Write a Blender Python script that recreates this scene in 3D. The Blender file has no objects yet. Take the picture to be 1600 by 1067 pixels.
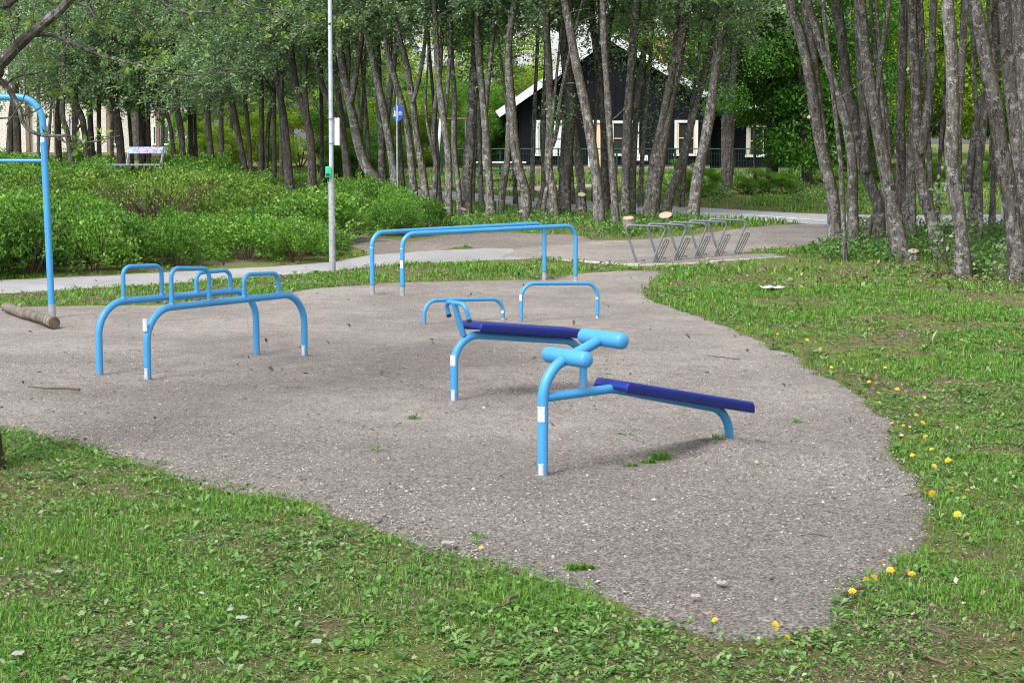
import bpy, math, random
import numpy as np
from mathutils import Vector, Matrix
from mathutils.geometry import delaunay_2d_cdt
random.seed(7); rng = np.random.default_rng(11)
scene = bpy.context.scene
COL = scene.collection
rad = math.radians

# ------------------------------------------------------------------ camera
CAMH, FPX, HOR = 1.9, 2700.0, 225.0
PITCH = math.atan((533.5-HOR)/FPX)
cp, sp = math.cos(PITCH), math.sin(PITCH)
cam = bpy.data.cameras.new('camera'); camo = bpy.data.objects.new('camera', cam); COL.objects.link(camo)
camo.location = (0, 0, CAMH); camo.rotation_euler = (math.pi/2-PITCH, 0, 0)
cam.sensor_width = 36; cam.lens = FPX/1600*36; cam.clip_end = 2000; cam.clip_start = 0.1
cam.dof.use_dof = True; cam.dof.focus_distance = 12.5; cam.dof.aperture_fstop = 16.0
scene.camera = camo

def ray(px, py):
    dx, dy = (px-800)/FPX, -(py-533.5)/FPX
    return Vector((dx, cp+dy*sp, -sp+dy*cp))
def g(x, y):
    """height of the ground: flat playground, then a long gentle rise"""
    y = np.asarray(y, float)
    r = np.where(y < 21, 0, np.where(y < 29, .03*(y-21)**2/16, .03*(y-25)))
    r = np.where(y > 70, .03*45+.03*(1-np.exp(-(y-70)/10))*10, r)
    return r if r.ndim else float(r)
def at(px, py):
    """where the line of sight through a photo pixel meets the ground"""
    d = ray(px, py); lo, hi = 1.0, 400.0
    for _ in range(60):
        m = (lo+hi)/2; p = d*m
        if CAMH+p.z > g(p.x, p.y): lo = m
        else: hi = m
    p = d*lo
    return Vector((p.x, p.y, g(p.x, p.y)))
def atY(px, py, Y):
    d = ray(px, py); k = Y/d.y
    return Vector((d.x*k, Y, CAMH+d.z*k))
def hz(P, py):
    """height over the ground, at ground point P, of what shows on pixel row py"""
    return atY(800, py, P.y).z - P.z
def wpoly(pts): return [(p.x, p.y) for p in (at(*q) for q in pts)]

# ------------------------------------------------------------------ materials
def mat(name):
    m = bpy.data.materials.new(name); m.use_nodes = True
    nt = m.node_tree; b = nt.nodes['Principled BSDF']
    return m, nt, b
def N(nt, t, **k):
    n = nt.nodes.new(t)
    for a, v in k.items():
        if a.startswith('i_'): n.inputs[a[2:].replace('_', ' ')].default_value = v
        else: setattr(n, a, v)
    return n
def ramp(nt, fac, stops, interp='LINEAR'):
    r = nt.nodes.new('ShaderNodeValToRGB'); r.color_ramp.interpolation = interp
    e = r.color_ramp.elements
    while len(e) < len(stops): e.new(.5)
    for x, (p, c) in zip(e, stops):
        x.position = p; x.color = (c[0], c[1], c[2], 1) if not isinstance(c, (int, float)) else (c, c, c, 1)
    nt.links.new(fac, r.inputs['Fac']); return r.outputs['Color']
def mix(nt, fac, a, b, mode='MIX'):
    n = nt.nodes.new('ShaderNodeMix'); n.data_type = 'RGBA'; n.blend_type = mode
    for s, v in ((0, fac), (6, a), (7, b)):
        if isinstance(v, bpy.types.NodeSocket): nt.links.new(v, n.inputs[s])
        else: n.inputs[s].default_value = v if s == 0 else (*v, 1)
    return n.outputs[2]
def coords(nt, scale=(1, 1, 1), kind='Object'):
    tc = nt.nodes.new('ShaderNodeTexCoord'); mp = nt.nodes.new('ShaderNodeMapping')
    mp.inputs['Scale'].default_value = scale
    nt.links.new(tc.outputs[kind], mp.inputs['Vector']); return mp.outputs['Vector']
def noise(nt, vec, scale, detail=4, rough=.55, dist=0):
    n = N(nt, 'ShaderNodeTexNoise'); n.inputs['Scale'].default_value = scale; n.inputs['Detail'].default_value = detail
    n.inputs['Roughness'].default_value = rough; n.inputs['Distortion'].default_value = dist
    nt.links.new(vec, n.inputs['Vector']); return n.outputs['Fac']
def voro(nt, vec, scale, out='Color', feature='F1'):
    n = N(nt, 'ShaderNodeTexVoronoi', feature=feature); n.inputs['Scale'].default_value = scale
    nt.links.new(vec, n.inputs['Vector']); return n.outputs[out]
def bump(nt, b, h, strength=.5, dist=.01):
    n = N(nt, 'ShaderNodeBump'); n.inputs['Strength'].default_value = strength; n.inputs['Distance'].default_value = dist
    nt.links.new(h, n.inputs['Height']); nt.links.new(n.outputs['Normal'], b.inputs['Normal'])
def bw(nt, c):
    n = N(nt, 'ShaderNodeRGBToBW'); nt.links.new(c, n.inputs[0]); return n.outputs[0]
def setc(nt, b, c): nt.links.new(c, b.inputs['Base Color'])

def plain(name, col, rough=.5, metal=0, var=.12, scale=6, bmp=0):
    m, nt, b = mat(name); v = coords(nt)
    n = noise(nt, v, scale, 5)
    lo = [c*(1-var) for c in col]; hi = [min(1, c*(1+var)) for c in col]
    setc(nt, b, ramp(nt, n, [(.3, lo), (.7, hi)]))
    b.inputs['Roughness'].default_value = rough; b.inputs['Metallic'].default_value = metal
    if bmp: bump(nt, b, noise(nt, v, scale*8, 4), bmp, .004)
    return m

def leafmat(name, stops, trans=.35, rough=.5, patch=0, vary=True):
    """leaf material: colour differs from leaf to leaf, light passes through"""
    m, nt, b = mat(name)
    ge = N(nt, 'ShaderNodeNewGeometry')
    c = ramp(nt, ge.outputs['Random Per Island'], stops)
    if patch:
        v = coords(nt); p = noise(nt, v, patch, 3)
        c = mix(nt, ramp(nt, p, [(.35, 0.), (.68, 1.)]), c, [x*.9+y*.5 for x, y in zip(stops[-1][1], (.10, .10, .01))])
    oi = N(nt, 'ShaderNodeObjectInfo'); c = mix(nt, 1., c, ramp(nt, oi.outputs['Random'], [(0., (.66, .70, .68)), (.5, (1., 1., 1.)), (1., (1.26, 1.20, 1.1))]), 'MULTIPLY') if vary else c
    setc(nt, b, c); b.inputs['Roughness'].default_value = rough
    b.inputs['Specular IOR Level'].default_value = .3
    t = N(nt, 'ShaderNodeBsdfTranslucent'); nt.links.new(c, t.inputs['Color'])
    ms = N(nt, 'ShaderNodeMixShader'); ms.inputs[0].default_value = trans
    nt.links.new(b.outputs[0], ms.inputs[1]); nt.links.new(t.outputs[0], ms.inputs[2])
    nt.links.new(ms.outputs[0], nt.nodes['Material Output'].inputs['Surface'])
    return m

M = {}
# playground gravel: small mixed stones, paler trodden patches
def gravel_mat(name, a, bcol, dark, stone=75, light=.5, loose=False):
    m, nt, b = mat(name); v = coords(nt)
    big = noise(nt, v, .55, 5, .6)
    mid = noise(nt, v, 5, 4, .6)
    base = mix(nt, ramp(nt, big, [(.40, 0.), (.60, 1.)]), bcol, a)
    if loose:                    # loose, darker, coarser stones at the near end where nobody treads
        sy = N(nt, 'ShaderNodeSeparateXYZ'); nt.links.new(v, sy.inputs[0])
        ma = N(nt, 'ShaderNodeMath', operation='MULTIPLY_ADD'); nt.links.new(noise(nt, v, .5, 4), ma.inputs[0]); ma.inputs[1].default_value = -9.0; nt.links.new(sy.outputs['Y'], ma.inputs[2])
        ms = N(nt, 'ShaderNodeMath', operation='MULTIPLY'); nt.links.new(ma.outputs[0], ms.inputs[0]); ms.inputs[1].default_value = .1
        coarse = ramp(nt, ms.outputs[0], [(.38, 1.), (.86, 0.)])
        base = mix(nt, coarse, base, [q*.80 for q in bcol])
    base = mix(nt, ramp(nt, mid, [(.42, 0.), (.72, .55)]), base, dark)
    cell = voro(nt, v, stone); lum = bw(nt, cell)
    s = ramp(nt, lum, [(.0, .28), (.26, .64), (.5, 1.0), (.72, 1.26), (.86, 1.8)])
    base = mix(nt, (mix(nt, coarse, (.62, .62, .62), (1, 1, 1)) if loose else 1.0), base, mix(nt, 1., base, s, 'MULTIPLY')) if not loose else mix(nt, bw(nt, mix(nt, coarse, (.6, .6, .6), (1, 1, 1))), base, mix(nt, 1., base, s, 'MULTIPLY'))
    cell2 = voro(nt, v, stone*.55); chips = ramp(nt, bw(nt, cell2), [(.86, 0.), (.9, light)])
    base = mix(nt, chips, base, (.52, .48, .42))
    fine = noise(nt, v, stone*3.2, 2)
    base = mix(nt, 1.0, base, ramp(nt, fine, [(.3, .72), (.7, 1.25)]), 'MULTIPLY')
    setc(nt, b, base); b.inputs['Roughness'].default_value = .95; b.inputs['Specular IOR Level'].default_value = .15
    h = mix(nt, .5, voro(nt, v, stone, 'Distance'), fine)
    bump(nt, b, bw(nt, h), .9, .012)
    return m
M['gravel'] = gravel_mat('playground gravel', (.315, .280, .256), (.225, .202, .187), (.160, .142, .131), 96, .35, True)
M['side_gravel'] = gravel_mat('side path gravel', (.25, .22, .195), (.19, .17, .15), (.15, .13, .115), 110, .3)
M['sand'] = gravel_mat('sandy path', (.42, .35, .31), (.36, .30, .27), (.3, .25, .22), 60, .2)
def asphalt(name, c, scale=140):
    m, nt, b = mat(name); v = coords(nt)
    n1 = noise(nt, v, .7, 4); n2 = noise(nt, v, scale, 3)
    x = ramp(nt, n1, [(.3, [q*.86 for q in c]), (.7, [q*1.1 for q in c])])
    x = mix(nt, ramp(nt, noise(nt, v, 1.9, 6, .7), [(.5, 0.), (.66, .5)]), x, (.19, .17, .15))
    x = mix(nt, 1., x, ramp(nt, n2, [(.3, .72), (.7, 1.25)]), 'MULTIPLY')
    setc(nt, b, x); b.inputs['Roughness'].default_value = .9; bump(nt, b, n2, .4, .004); return m
M['path'] = asphalt('worn footpath asphalt', (.30, .295, .30))
M['road'] = asphalt('road asphalt', (.36, .365, .375))
M['paint_line'] = plain('road paint', (.75, .75, .73), .7, var=.2, scale=9)
M['concrete'] = plain('concrete edging', (.42, .40, .36), .9, var=.2, scale=8, bmp=.5)
# lawn soil under the blades
m, nt, b = mat('lawn soil and moss'); v = coords(nt)
n1 = noise(nt, v, 1.1, 5, .6); n2 = noise(nt, v, 9, 5, .65); n3 = noise(nt, v, 95, 6, .8)
c = ramp(nt, n1, [(.36, (.20, .16, .115)), (.47, (.17, .16, .075)), (.58, (.145, .21, .045)), (.78, (.175, .26, .05))])
c = mix(nt, ramp(nt, n2, [(.50, 0.), (.66, .75)]), c, (.215, .175, .12))
c = mix(nt, 1., c, ramp(nt, n3, [(.34, .3), (.68, 1.65)]), 'MULTIPLY')
setc(nt, b, c); b.inputs['Roughness'].default_value = 1; b.inputs['Specular IOR Level'].default_value = .05
bump(nt, b, n3, .8, .03); M['soil'] = m
M['grass'] = leafmat('grass blades', [(0, (.055, .155, .018)), (.45, (.115, .275, .030)), (.87, (.18, .36, .05)), (.97, (.26, .36, .085)), (1, (.34, .30, .16))], .36, .5, 0, False)
M['weed'] = leafmat('weed leaves', [(0, (.055, .145, .028)), (.5, (.115, .245, .05)), (.85, (.185, .33, .085)), (1, (.27, .38, .18))], .32, .38, 0, False)
M['deadleaf'] = leafmat('dead leaves', [(0, (.06, .04, .028)), (.5, (.15, .105, .07)), (.8, (.27, .21, .15)), (.95, (.36, .32, .27)), (1, (.42, .40, .37))], .1, .8, 0, False)
M['straw'] = leafmat('dry grass straw', [(0, (.16, .12, .07)), (.5, (.32, .26, .155)), (1, (.46, .40, .27))], .1, .8, 0, False)
M['pebble'] = leafmat('loose stones', [(0, (.10, .09, .08)), (.5, (.26, .235, .21)), (.85, (.42, .39, .35)), (1, (.62, .6, .55))], 0, .9, 0, False)
M['twig'] = plain('dry twigs', (.11, .08, .055), .9, var=.4, scale=20)
M['shrub'] = leafmat('shrub leaves', [(0, (.05, .145, .018)), (.5, (.115, .275, .034)), (.85, (.19, .375, .06)), (1, (.29, .46, .11))], .38, .40)
M['shrub_b'] = leafmat('shrub leaves yellow', [(0, (.065, .14, .018)), (.5, (.135, .255, .032)), (.85, (.20, .33, .055)), (1, (.28, .38, .10))], .32, .5)
M['shrub_twig'] = plain('shrub twigs', (.085, .05, .038), .9, var=.4, scale=20)
M['leaf'] = leafmat('grove leaves', [(0, (.095, .18, .075)), (.5, (.19, .31, .135)), (.85, (.29, .41, .21)), (1, (.44, .52, .36))], .5, .36)
M['leaf_light'] = leafmat('bright leaves', [(0, (.15, .27, .018)), (.5, (.28, .44, .035)), (.85, (.38, .53, .06)), (1, (.48, .58, .12))], .52, .5)
M['leaf_mid'] = leafmat('mid green leaves', [(0, (.07, .19, .018)), (.5, (.135, .31, .034)), (.85, (.20, .40, .055)), (1, (.30, .47, .10))], .5, .5)
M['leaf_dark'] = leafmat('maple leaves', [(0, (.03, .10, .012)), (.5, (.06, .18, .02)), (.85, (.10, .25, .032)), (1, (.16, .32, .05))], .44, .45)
M['leaf_young'] = leafmat('young leaves', [(0, (.10, .18, .03)), (.6, (.17, .28, .05)), (1, (.26, .36, .09))], .45, .5, 0, False)
M['leaf_pale'] = leafmat('pale downy leaves', [(0, (.16, .25, .11)), (.6, (.25, .35, .19)), (1, (.38, .46, .30))], .35, .6)
# bark
def bark(name, base, dark, lichen, amt=.5, moss=.5):
    m, nt, b = mat(name); v = coords(nt, (1, 1, .28)); v2 = coords(nt)
    n1 = noise(nt, v, 17, 7, .72); n2 = noise(nt, v2, 11, 7, .78); n3 = noise(nt, v2, 2.2, 4)
    c = ramp(nt, n1, [(.38, dark), (.60, base)])
    c = mix(nt, ramp(nt, n2, [(.54-.03*amt, 0.), (.60, amt)]), c, lichen)
    c = mix(nt, ramp(nt, n3, [(.45, 0.), (.72, .75)]), c, [q*.5 for q in base])
    ge = N(nt, 'ShaderNodeNewGeometry'); sx = N(nt, 'ShaderNodeSeparateXYZ'); nt.links.new(ge.outputs['Normal'], sx.inputs[0])
    mm = N(nt, 'ShaderNodeMath', operation='MULTIPLY'); nt.links.new(noise(nt, v2, 4, 4), mm.inputs[0]); nt.links.new(sx.outputs['X'], mm.inputs[1])
    c = mix(nt, ramp(nt, mm.outputs[0], [(.14, 0.), (.48, moss)]), c, (.085, .07, .022))
    sp_ = voro(nt, v2, 21, 'Distance'); c = mix(nt, ramp(nt, sp_, [(.10, amt), (.20, 0.)]), c, [min(1, q*1.25) for q in lichen])
    oi = N(nt, 'ShaderNodeObjectInfo'); c = mix(nt, 1., c, ramp(nt, oi.outputs['Random'], [(0., (.66, .64, .62)), (.5, (1., .97, .94)), (1., (1.28, 1.27, 1.26))]), 'MULTIPLY')
    setc(nt, b, c); b.inputs['Roughness'].default_value = .95; b.inputs['Specular IOR Level'].default_value = .1
    bump(nt, b, n1, 1., .05); return m
M['bark'] = bark('grey lichen bark', (.205, .195, .185), (.040, .037, .034), (.48, .49, .48), .72, .9)
M['bark_dark'] = bark('dark bark', (.115, .106, .098), (.030, .027, .025), (.25, .25, .235), .5, .4)
M['cutwood'] = plain('cut wood', (.40, .325, .24), .8, var=.2, scale=30)
# painted steel
m, nt, b = mat('light blue paint'); v = coords(nt)
c = ramp(nt, noise(nt, v, 3, 5), [(.3, (.046, .255, .53)), (.7, (.060, .305, .60))])
c = mix(nt, ramp(nt, noise(nt, v, 26, 6, .75), [(.60, 0.), (.74, .4)]), c, (.17, .36, .50))
c = mix(nt, ramp(nt, noise(nt, v, 75, 4, .7), [(.70, 0.), (.73, .8)]), c, (.055, .07, .085))
sxp = N(nt, 'ShaderNodeSeparateXYZ'); nt.links.new(v, sxp.inputs[0])
dm = N(nt, 'ShaderNodeMath', operation='MULTIPLY_ADD'); nt.links.new(noise(nt, v, 30, 4), dm.inputs[0]); dm.inputs[1].default_value = .16; nt.links.new(sxp.outputs['Z'], dm.inputs[2])
c = mix(nt, ramp(nt, dm.outputs[0], [(.07, .55), (.17, 0.)]), c, (.20, .18, .155))
setc(nt, b, c); nt.links.new(ramp(nt, noise(nt, v, 9, 5), [(.3, .34), (.7, .55)]), b.inputs['Roughness']); bump(nt, b, noise(nt, v, 90, 3), .08, .002)
M['blue'] = m
m, nt, b = mat('navy perforated steel'); v = coords(nt)
d = voro(nt, v, 55, 'Distance'); 
tc = coords(nt, (1, 1, 1), 'UV')
sx = N(nt, 'ShaderNodeSeparateXYZ'); nt.links.new(tc, sx.inputs[0])
def fr(o):
    q = N(nt, 'ShaderNodeMath', operation='FRACT'); nt.links.new(o, q.inputs[0])
    s = N(nt, 'ShaderNodeMath', operation='SUBTRACT'); nt.links.new(q.outputs[0], s.inputs[0]); s.inputs[1].default_value = .5
    p = N(nt, 'ShaderNodeMath', operation='POWER'); nt.links.new(s.outputs[0], p.inputs[0]); p.inputs[1].default_value = 2; return p.outputs[0]
ad = N(nt, 'ShaderNodeMath', operation='ADD'); nt.links.new(fr(sx.outputs[0]), ad.inputs[0]); nt.links.new(fr(sx.outputs[1]), ad.inputs[1])
hole = ramp(nt, ad.outputs[0], [(.03, 1.), (.05, 0.)])
c = ramp(nt, noise(nt, v, 5, 4), [(.3, (.007, .020, .20)), (.7, (.010, .028, .26))])
c = mix(nt, hole, c, (.015, .015, .06)); setc(nt, b, c)
b.inputs['Roughness'].default_value = .42; b.inputs['Specular IOR Level'].default_value = .35; M['navy'] = m
M['navy_plain'] = plain('navy paint', (.008, .020, .19), .35, var=.12, scale=5)
M['black'] = plain('black rubber', (.012, .012, .013), .6)
M['sticker'] = plain('white sticker', (.56, .60, .64), .5, var=.16, scale=60)
M['print'] = plain('grey print', (.30, .31, .33), .6)
M['galv'] = plain('galvanised steel', (.36, .38, .40), .5, .35, .25, 18, .1)
M['galv_pale'] = plain('pale galvanised lamp steel', (.46, .50, .54), .5, .15, .14, 14, .05)
M['rack'] = plain('dull bike rack steel', (.18, .195, .21), .5, .5, .25, 14)
M['rack_thin'] = plain('dark rack wire', (.05, .05, .055), .6, .3)
M['white'] = plain('white paint', (.66, .68, .70), .6, var=.12)
M['green_box'] = plain('green plastic box', (.03, .50, .26), .4, var=.08)
M['sign_blue'] = plain('blue sign face', (.012, .075, .42), .4, var=.06)
M['log'] = bark('weathered log', (.40, .365, .32), (.14, .11, .09), (.52, .49, .44), .5, .1)
M['logend'] = plain('log end grain', (.10, .068, .048), .95, var=.5, scale=24, bmp=.5)
m, nt, b = mat('black boards'); v = coords(nt)
w = N(nt, 'ShaderNodeTexWave', wave_type='BANDS', bands_direction='X', wave_profile='SAW'); w.inputs['Scale'].default_value = 1.25
nt.links.new(v, w.inputs['Vector'])
c = mix(nt, ramp(nt, w.outputs['Fac'], [(.0, 1.), (.12, 0.)]), ramp(nt, noise(nt, v, 4, 5), [(.3, (.006, .0065, .010)), (.7, (.011, .0115, .016))]), (.002, .002, .003))
setc(nt, b, c); b.inputs['Roughness'].default_value = .9; b.inputs['Specular IOR Level'].default_value = .12; bump(nt, b, w.outputs['Fac'], .6, .03); M['boards'] = m
m, nt, b = mat('red roof tiles'); v = coords(nt)
w = N(nt, 'ShaderNodeTexWave', wave_type='BANDS', bands_direction='X'); w.inputs['Scale'].default_value = 1.3; nt.links.new(v, w.inputs['Vector'])
w2 = N(nt, 'ShaderNodeTexWave', wave_type='BANDS', bands_direction='Z', wave_profile='SAW'); w2.inputs['Scale'].default_value = 1.6; nt.links.new(v, w2.inputs['Vector'])
c = ramp(nt, noise(nt, v, 3, 5), [(.3, (.27, .11, .07)), (.7, (.42, .19, .12))])
c = mix(nt, ramp(nt, w2.outputs['Fac'], [(.0, .6), (.25, 0.)]), c, (.10, .05, .04)); setc(nt, b, c)
b.inputs['Roughness'].default_value = .85; bump(nt, b, w.outputs['Fac'], .7, .05); M['tiles'] = m
m, nt, b = mat('white brick'); v = coords(nt)
br = N(nt, 'ShaderNodeTexBrick'); br.inputs['Scale'].default_value = 1; br.inputs['Brick Width'].default_value = .26; br.inputs['Row Height'].default_value = .09
br.inputs['Mortar Size'].default_value = .008
br.inputs['Color1'].default_value = (.66, .63, .58, 1); br.inputs['Color2'].default_value = (.58, .55, .50, 1); br.inputs['Mortar'].default_value = (.34, .32, .29, 1)
sx = N(nt, 'ShaderNodeSeparateXYZ'); nt.links.new(v, sx.inputs[0]); cx = N(nt, 'ShaderNodeCombineXYZ'); nt.links.new(sx.outputs['X'], cx.inputs['X']); nt.links.new(sx.outputs['Z'], cx.inputs['Y'])
nt.links.new(cx.outputs[0], br.inputs['Vector']); setc(nt, b, br.outputs['Color']); b.inputs['Roughness'].default_value = .9; M['whitebrick'] = m
M['brownwood'] = plain('brown timber', (.19, .14, .11), .8, var=.2)
M['cream'] = plain('cream painted wood', (.70, .55, .36), .6, var=.06)
M['plaster'] = plain('pale render', (.55, .50, .42), .9, var=.1)
M['stonebase'] = plain('foundation', (.32, .30, .28), .9, var=.2)
M['roofdark'] = plain('dark roofing', (.06, .055, .055), .9, var=.25, scale=10)
m, nt, b = mat('window glass'); b.inputs['Base Color'].default_value = (.025, .03, .032, 1); b.inputs['Roughness'].default_value = .06
b.inputs['Specular IOR Level'].default_value = .8; M['glass'] = m
M['curtain'] = plain('pale blind behind glass', (.66, .71, .74), .25, var=.06)
M['fence'] = plain('dark green fence steel', (.012, .05, .035), .5)
M['orange'] = plain('orange beam', (.20, .095, .05), .7)
M['greentable'] = plain('green table frame', (.02, .10, .06), .5)
M['yellow'] = plain('dandelion yellow', (.80, .52, .015), .7, var=.15, scale=60)
M['stem'] = plain('flower stem', (.12, .22, .05), .6)
M['paper'] = plain('white paper', (.80, .80, .78), .8, var=.06)
M['scrap'] = plain('dirty pale litter', (.30, .29, .265), .9, var=.3, scale=40)
def graffiti():
    m, nt, b = mat('graffiti on bench back'); v = coords(nt)
    c = ramp(nt, noise(nt, v, 5, 2, .5, 1.2), [(.36, (.38, .50, .60)), (.43, (.07, .24, .46)), (.47, (.42, .50, .55)), (.52, (.48, .16, .36)), (.57, (.40, .44, .50)), (.61, (.05, .19, .36)), (.68, (.36, .44, .50))], 'CONSTANT')
    setc(nt, b, c); b.inputs['Roughness'].default_value = .6; return m
M['graffiti'] = graffiti()
M['bench_grey'] = plain('grey bench wood', (.24, .27, .30), .8, var=.25, scale=9)
# ------------------------------------------------------------------ scene bookkeeping
ORG = {}
def tag(o, label=None, cat=None, group=None, kind=None):
    for k, v in (('label', label), ('category', cat), ('group', group), ('kind', kind)):
        if v: o[k] = v
    return o
def thing(name, loc, label, cat, group=None):
    o = bpy.data.objects.new(name, None); COL.objects.link(o); o.location = loc; o.empty_display_size = .2
    ORG[o.name] = Vector(loc); return tag(o, label, cat, group)
def link(name, me, m, parent=None, loc=None):
    o = bpy.data.objects.new(name, me); COL.objects.link(o)
    for x in (m if isinstance(m, (list, tuple)) else [m]):
        if x and len(me.materials) < (len(m) if isinstance(m, (list, tuple)) else 1): me.materials.append(x)
    if parent: o.parent = parent; ORG[o.name] = ORG[parent.name]
    else: o.location = loc or (0, 0, 0); ORG[o.name] = Vector(o.location)
    return o
def copy_tree(o, loc, rz=0, label=None, sc=1):
    c = o.copy(); COL.objects.link(c); c.location = loc; c.rotation_euler = (0, 0, rz); c.scale = (sc, sc, sc)
    if label: c['label'] = label
    def kids(a, b):
        for ch in list(a.children):
            d = ch.copy(); COL.objects.link(d); d.parent = b; kids(ch, d)
    kids(o, c); return c

def mesh_np(name, V, F, smooth=False):
    """mesh from numpy arrays, F has a fixed number of corners per face"""
    me = bpy.data.meshes.new(name); V = np.ascontiguousarray(V, np.float32); F = np.ascontiguousarray(F, np.int32)
    n, k = F.shape
    me.vertices.add(len(V)); me.vertices.foreach_set('co', V.ravel())
    me.loops.add(n*k); me.loops.foreach_set('vertex_index', F.ravel())
    me.polygons.add(n); me.polygons.foreach_set('loop_start', np.arange(n, dtype=np.int32)*k)
    me.polygons.foreach_set('loop_total', np.full(n, k, np.int32))
    if smooth: me.polygons.foreach_set('use_smooth', np.ones(n, bool))
    me.update(calc_edges=True); me.validate(); return me

class MB:
    def __init__(s): s.v = []; s.f = []; s.mi = []; s.cur = 0
    def add(s, V, F):
        o = len(s.v); s.v += [tuple(p) for p in V]
        for f in F: s.f.append([i+o for i in f]); s.mi.append(s.cur)
        return s
    def box(s, c, size, rz=0, R=None):
        hx, hy, hz_ = [q/2 for q in size]; R = R or Matrix.Rotation(rz, 3, 'Z')
        V = [Vector(c)+R @ Vector((x*hx, y*hy, z*hz_)) for x in (-1, 1) for y in (-1, 1) for z in (-1, 1)]
        return s.add(V, [(0, 1, 3, 2), (4, 6, 7, 5), (0, 4, 5, 1), (2, 3, 7, 6), (0, 2, 6, 4), (1, 5, 7, 3)])
    def tube(s, P, r, n=16, caps=True, ang=None):
        """swept tube; ang=(direction, half angle) makes an open sleeve on one side"""
        P = [Vector(p) for p in P]; m = len(P); r = r if hasattr(r, '__len__') else [r]*m
        T = [(P[min(i+1, m-1)]-P[max(i-1, 0)]).normalized() for i in range(m)]
        ref = Vector((0, 0, 1)) if abs(T[0].z) < .9 else Vector((1, 0, 0))
        if ang: ref = ang[0]
        u = (ref-T[0]*ref.dot(T[0])).normalized(); V = []; F = []
        for i in range(m):
            u = (u-T[i]*u.dot(T[i])).normalized(); w = T[i].cross(u)
            for k in range(n):
                a = 2*math.pi*k/n if not ang else -ang[1]+2*ang[1]*k/(n-1)
                V.append(P[i]+(u*math.cos(a)+w*math.sin(a))*r[i])
        kk = n if not ang else n-1
        for i in range(m-1):
            for k in range(kk): F.append((i*n+k, i*n+(k+1) % n, (i+1)*n+(k+1) % n, (i+1)*n+k))
        if caps and not ang: F.append(tuple(range(n))[::-1]); F.append(tuple((m-1)*n+k for k in range(n)))
        return s.add(V, F)
    def capsule(s, a, b, r, n=20):
        a, b = Vector(a), Vector(b); d = (b-a).normalized(); P = []; R = []
        e = r*.62
        for i in range(7): t = math.pi/2*(1-i/6); P.append(a+d*(e-e*math.sin(t))); R.append(max(.001, r*math.cos(t)))
        for i in range(7): t = math.pi/2*i/6; P.append(b-d*(e-e*math.sin(t))); R.append(max(.001, r*math.cos(t)))
        return s.tube(P, R, n)
    def prism(s, pts, a, b):
        """polygon pts (list of Vector) pushed from offset a to offset b"""
        n = len(pts); V = [Vector(p)+Vector(a) for p in pts]+[Vector(p)+Vector(b) for p in pts]
        return s.add(V, [tuple(range(n)), tuple(range(2*n-1, n-1, -1))]+[(i, i+n, (i+1) % n+n, (i+1) % n) for i in range(n)])
    def build(s, name, m, parent=None, loc=None, smooth=True, bevel=0):
        org = ORG[parent.name] if parent else Vector(loc or (0, 0, 0))
        me = bpy.data.meshes.new(name); me.from_pydata([(p[0]-org.x, p[1]-org.y, p[2]-org.z) for p in s.v], [], s.f)
        import bmesh
        bm = bmesh.new(); bm.from_mesh(me); bmesh.ops.recalc_face_normals(bm, faces=bm.faces); bm.to_mesh(me); bm.free()
        for p, i in zip(me.polygons, s.mi): p.material_index = i; p.use_smooth = smooth
        me.set_sharp_from_angle(angle=rad(38))
        o = link(name, me, m, parent, org)
        if bevel:
            q = o.modifiers.new('edge', 'BEVEL'); q.width = bevel; q.segments = 2; q.limit_method = 'ANGLE'
        return o
def fillet(P, R, seg=10):
    """polyline with its inner corners rounded to radius R"""
    P = [Vector(p) for p in P]; out = [P[0]]
    for i in range(1, len(P)-1):
        a, b = (P[i-1]-P[i]), (P[i+1]-P[i]); la, lb = a.length, b.length; a.normalize(); b.normalize()
        th = a.angle(b); 
        if th > 3.1: out.append(P[i]); continue
        r = R[i-1] if hasattr(R, '__len__') else R
        d = min(r/math.tan(th/2), la*.98, lb*.98); r = d*math.tan(th/2)
        c = P[i]+(a+b).normalized()*(r/math.sin(th/2)); s0, s1 = P[i]+a*d-c, P[i]+b*d-c; ph = s0.angle(s1)
        for k in range(seg+1):
            t = k/seg; out.append(c+(s0*math.sin((1-t)*ph)+s1*math.sin(t*ph))/math.sin(ph))
    out.append(P[-1]); return out
def spline(P, n):
    """Catmull-Rom through the rows of P, n points"""
    P = np.asarray(P, float); Q = np.vstack([2*P[0]-P[1], P, 2*P[-1]-P[-2]]); out = []
    for t in np.linspace(0, len(P)-1-1e-6, n):
        i = int(t); f = t-i; a, b, c, d = Q[i:i+4]
        out.append(.5*(2*b+(c-a)*f+(2*a-5*b+4*c-d)*f*f+(3*b-a-3*c+d)*f**3))
    return np.array(out)
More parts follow.
